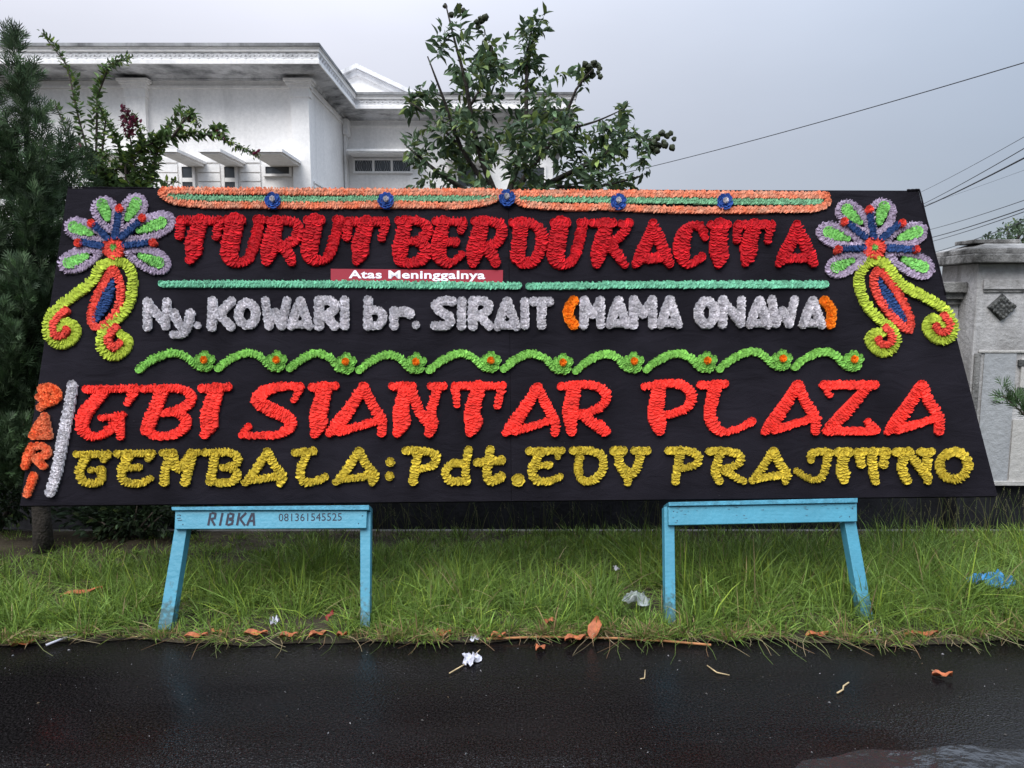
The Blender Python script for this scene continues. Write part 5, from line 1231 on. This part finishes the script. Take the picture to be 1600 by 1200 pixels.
for args in [(37, 1006, .10, .06, .4, 'dull brown fallen leaf on the road edge at the far left'), (306, 995, .11, .05, .1, 'dark brown fallen leaf at the road edge just right of the splayed lettered trestle leg'),
             (340, 988, .06, .06, .8, 'small round orange leaf at the road edge under the word on the blue crossbar'), (399, 991, .12, .055, -.1, 'long orange leaf at the road edge below the lettered trestle'),
             (451, 994, .085, .05, .2, 'orange fallen leaf at the road edge just below the pale scrap in grass'), (497, 991, .085, .05, .6, 'ragged orange leaf at the road edge under the phone number'),
             (534, 993, .05, .03, .1, 'thin pale orange leaf at the road edge left of the upright lettered trestle leg'), (691, 991, .085, .07, -.2, 'broad orange leaf at the road edge left of the white scraps'),
             (779, 994, .07, .05, .1, 'tawny leaf at the road edge right of the white scraps'), (845, 1013, .05, .045, .5, 'small orange leaf lying on the asphalt right of the white scrap'),
             (899, 998, .10, .055, .2, 'rust-brown leaf lying flat at the road edge beside the curled upright leaf'), (1277, 993, .11, .05, .1, 'brown leaf at the road edge below the bare trestle'),
             (1472, 1056, .075, .04, -.4, 'reddish leaf alone on the wet road at the right'), (1440, 992, .16, .05, .05, 'long rusty leaf at the road edge on the far right')]:
    dry_leaf(*args)
dry_leaf(930, 992, .11, .07, 1.1, 'curled rust-red leaf standing upright at the road edge', tilt=0.9)
dry_leaf(517, 966, .06, .03, 1.2, 'dark red leaf in the grass beside the upright lettered trestle leg', 'red_leaf', z=0.06, tilt=.7)
dry_leaf(128, 930, .20, .06, .25, 'large curled brown leaf in the grass at the left', z=0.07, tilt=.12)
dry_leaf(860, 973, .05, .04, .7, 'small brown leaf in the grass between the trestles', z=0.05, tilt=.4)
def twig(pts, r, m, label, z=0.006):
    mb = MB(); mb.tube([gnd(x, y, z) + np.array([0, 0, 0.004 * math.sin(k * 2.0)]) for k, (x, y) in enumerate(pts)], r, 5); o = mb.build('twig', M[m], None, True)
    tag(o, label, 'twig', 'twigs and straws on the road'); return o
twig([(760, 998), (850, 996), (960, 996), (1040, 1001), (1111, 1009)], 0.006, 'reed', 'long orange reed along the road edge between the trestles', 0.016)
twig([(72, 1008), (95, 1000), (122, 990)], 0.006, 'white_bag', 'short white stick on straw at the left road edge', 0.02)
twig([(1000, 1061), (1007, 1061), (1008, 1046)], 0.0025, 'straw', 'pale bent twig on the road left of the bare trestle')
twig([(1308, 1083), (1317, 1079), (1318, 1071), (1326, 1066)], 0.0035, 'straw', 'pale crooked straw on the road below the splayed bare trestle leg')
twig([(1352, 970 + 18), (1367, 985), (1370, 990)], 0.005, 'white_bag', 'white twig end at the road edge under the bare trestle', 0.03)
twig([(702, 1052), (718, 1044), (728, 1036)], 0.003, 'straw', 'brown stalk under the white scrap on the road')
twig([(750, 1015), (744, 1022), (740, 1028)], 0.0025, 'straw', 'brown stalk above the white scrap on the road')
twig([(1456, 1047), (1464, 1052), (1472, 1056)], 0.003, 'straw', 'pale stalk beside the reddish leaf on the road')
twig([(1105, 1040), (1120, 1052), (1140, 1054)], 0.003, 'straw', 'forked straw on the road right of the reed')
mb = MB()
for k in range(760):
    x = random.uniform(-3, 3); y = random.uniform(2.0, 3.25); s = random.uniform(0.0010, 0.0034) * (2.2 if random.random() < .10 else 1); a = random.random() * 3
    c = random.choice([(.12, .12, .12), (.06, .055, .05), (.10, .07, .04), (.20, .19, .19)]); n0 = len(mb.v)
    ca, sa = math.cos(a) * s, math.sin(a) * s
    mb.add([(x - ca, y - sa, .002), (x + sa * .35, y - ca * .35, .002), (x + ca, y + sa, .002), (x - sa * .35, y + ca * .35, .002), (x, y, .002 + s * .8)], [(0, 1, 4), (1, 2, 4), (2, 3, 4), (3, 0, 4)]); mb.t.extend([c] * 5)
o = mb.build('grit', mat('grit_stone', (.3, .3, .3), .8, attr='tint')); tag(o, 'specks of grit and debris scattered on the wet asphalt', kind='stuff')
# puddle at the right
pts = [(1225, 1235), (1240, 1204), (1252, 1190), (1268, 1186), (1300, 1183), (1350, 1171), (1420, 1173), (1500, 1164), (1580, 1171), (1680, 1168), (1760, 1200), (1700, 1290), (1400, 1300), (1200, 1260)]
pp = spline([gnd(x, y, 0.004)[:2] for x, y in pts], 0.03, True)[:-1]
o = raw('puddle', [(x, y, 0.004) for x, y in pp], [list(range(len(pp)))[::-1]], M['water']); o['kind'] = 'structure'; o['label'] = 'shallow puddle mirroring the sky on the road'
if o.data.polygons[0].normal.z < 0: o.data.flip_normals()

# ================================================================== OVERHEAD WIRES
def wire(a, b, da, db, r, label, ext=0.6, sag=0.1):
    A = at(*a, da); Bp = at(*b, db); d = Bp - A; P = []
    for t in np.linspace(-0.25, 1 + ext, 22):
        s = (t - 0.5) ** 2 - 0.25
        P.append(A + d * t + np.array([0, 0, sag * s * 4 / 4]))
    mb = MB(); mb.tube(P, r, 5); o = mb.build('overhead_wire', M['wire'], None, True)
    tag(o, label, 'wire', 'overhead wires at the right')
wire((985, 268), (1600, 98), 21, 12, 0.0095, 'long single wire rising from the fruit tree to the upper right', 0.4, 0.25)
wire((1437, 301), (1600, 214), 22, 12, 0.005, 'thin uppermost wire of the bundle leaving the top right board corner')
wire((1442, 319), (1600, 232), 22, 12, 0.008, 'wire just above the thickest cable')
wire((1442, 324), (1600, 247), 22, 12, 0.015, 'thickest black cable right of the board')
wire((1400, 335), (1600, 266), 30, 20, 0.004, 'faint hair-thin wire just below the thickest cable')
wire((1452, 359), (1600, 313), 22, 13, 0.007, 'thin wire topmost of the lower bundle above the gate pillar')
wire((1456, 371), (1600, 326), 22, 13, 0.011, 'middle dark wire of the lower bundle above the gate pillar')
wire((1457, 377), (1600, 331), 22, 13, 0.008, 'lower of the close pair of wires above the gate pillar')
wire((1461, 394), (1600, 346), 23, 14, 0.009, 'lowest long wire, running into the distant tree')
wire((1463, 398), (1512, 388), 24, 20, 0.006, 'short low wire close over the pillar cap', 0.3)

for o in list(bpy.data.objects):
    if '_o' in o: del o['_o']
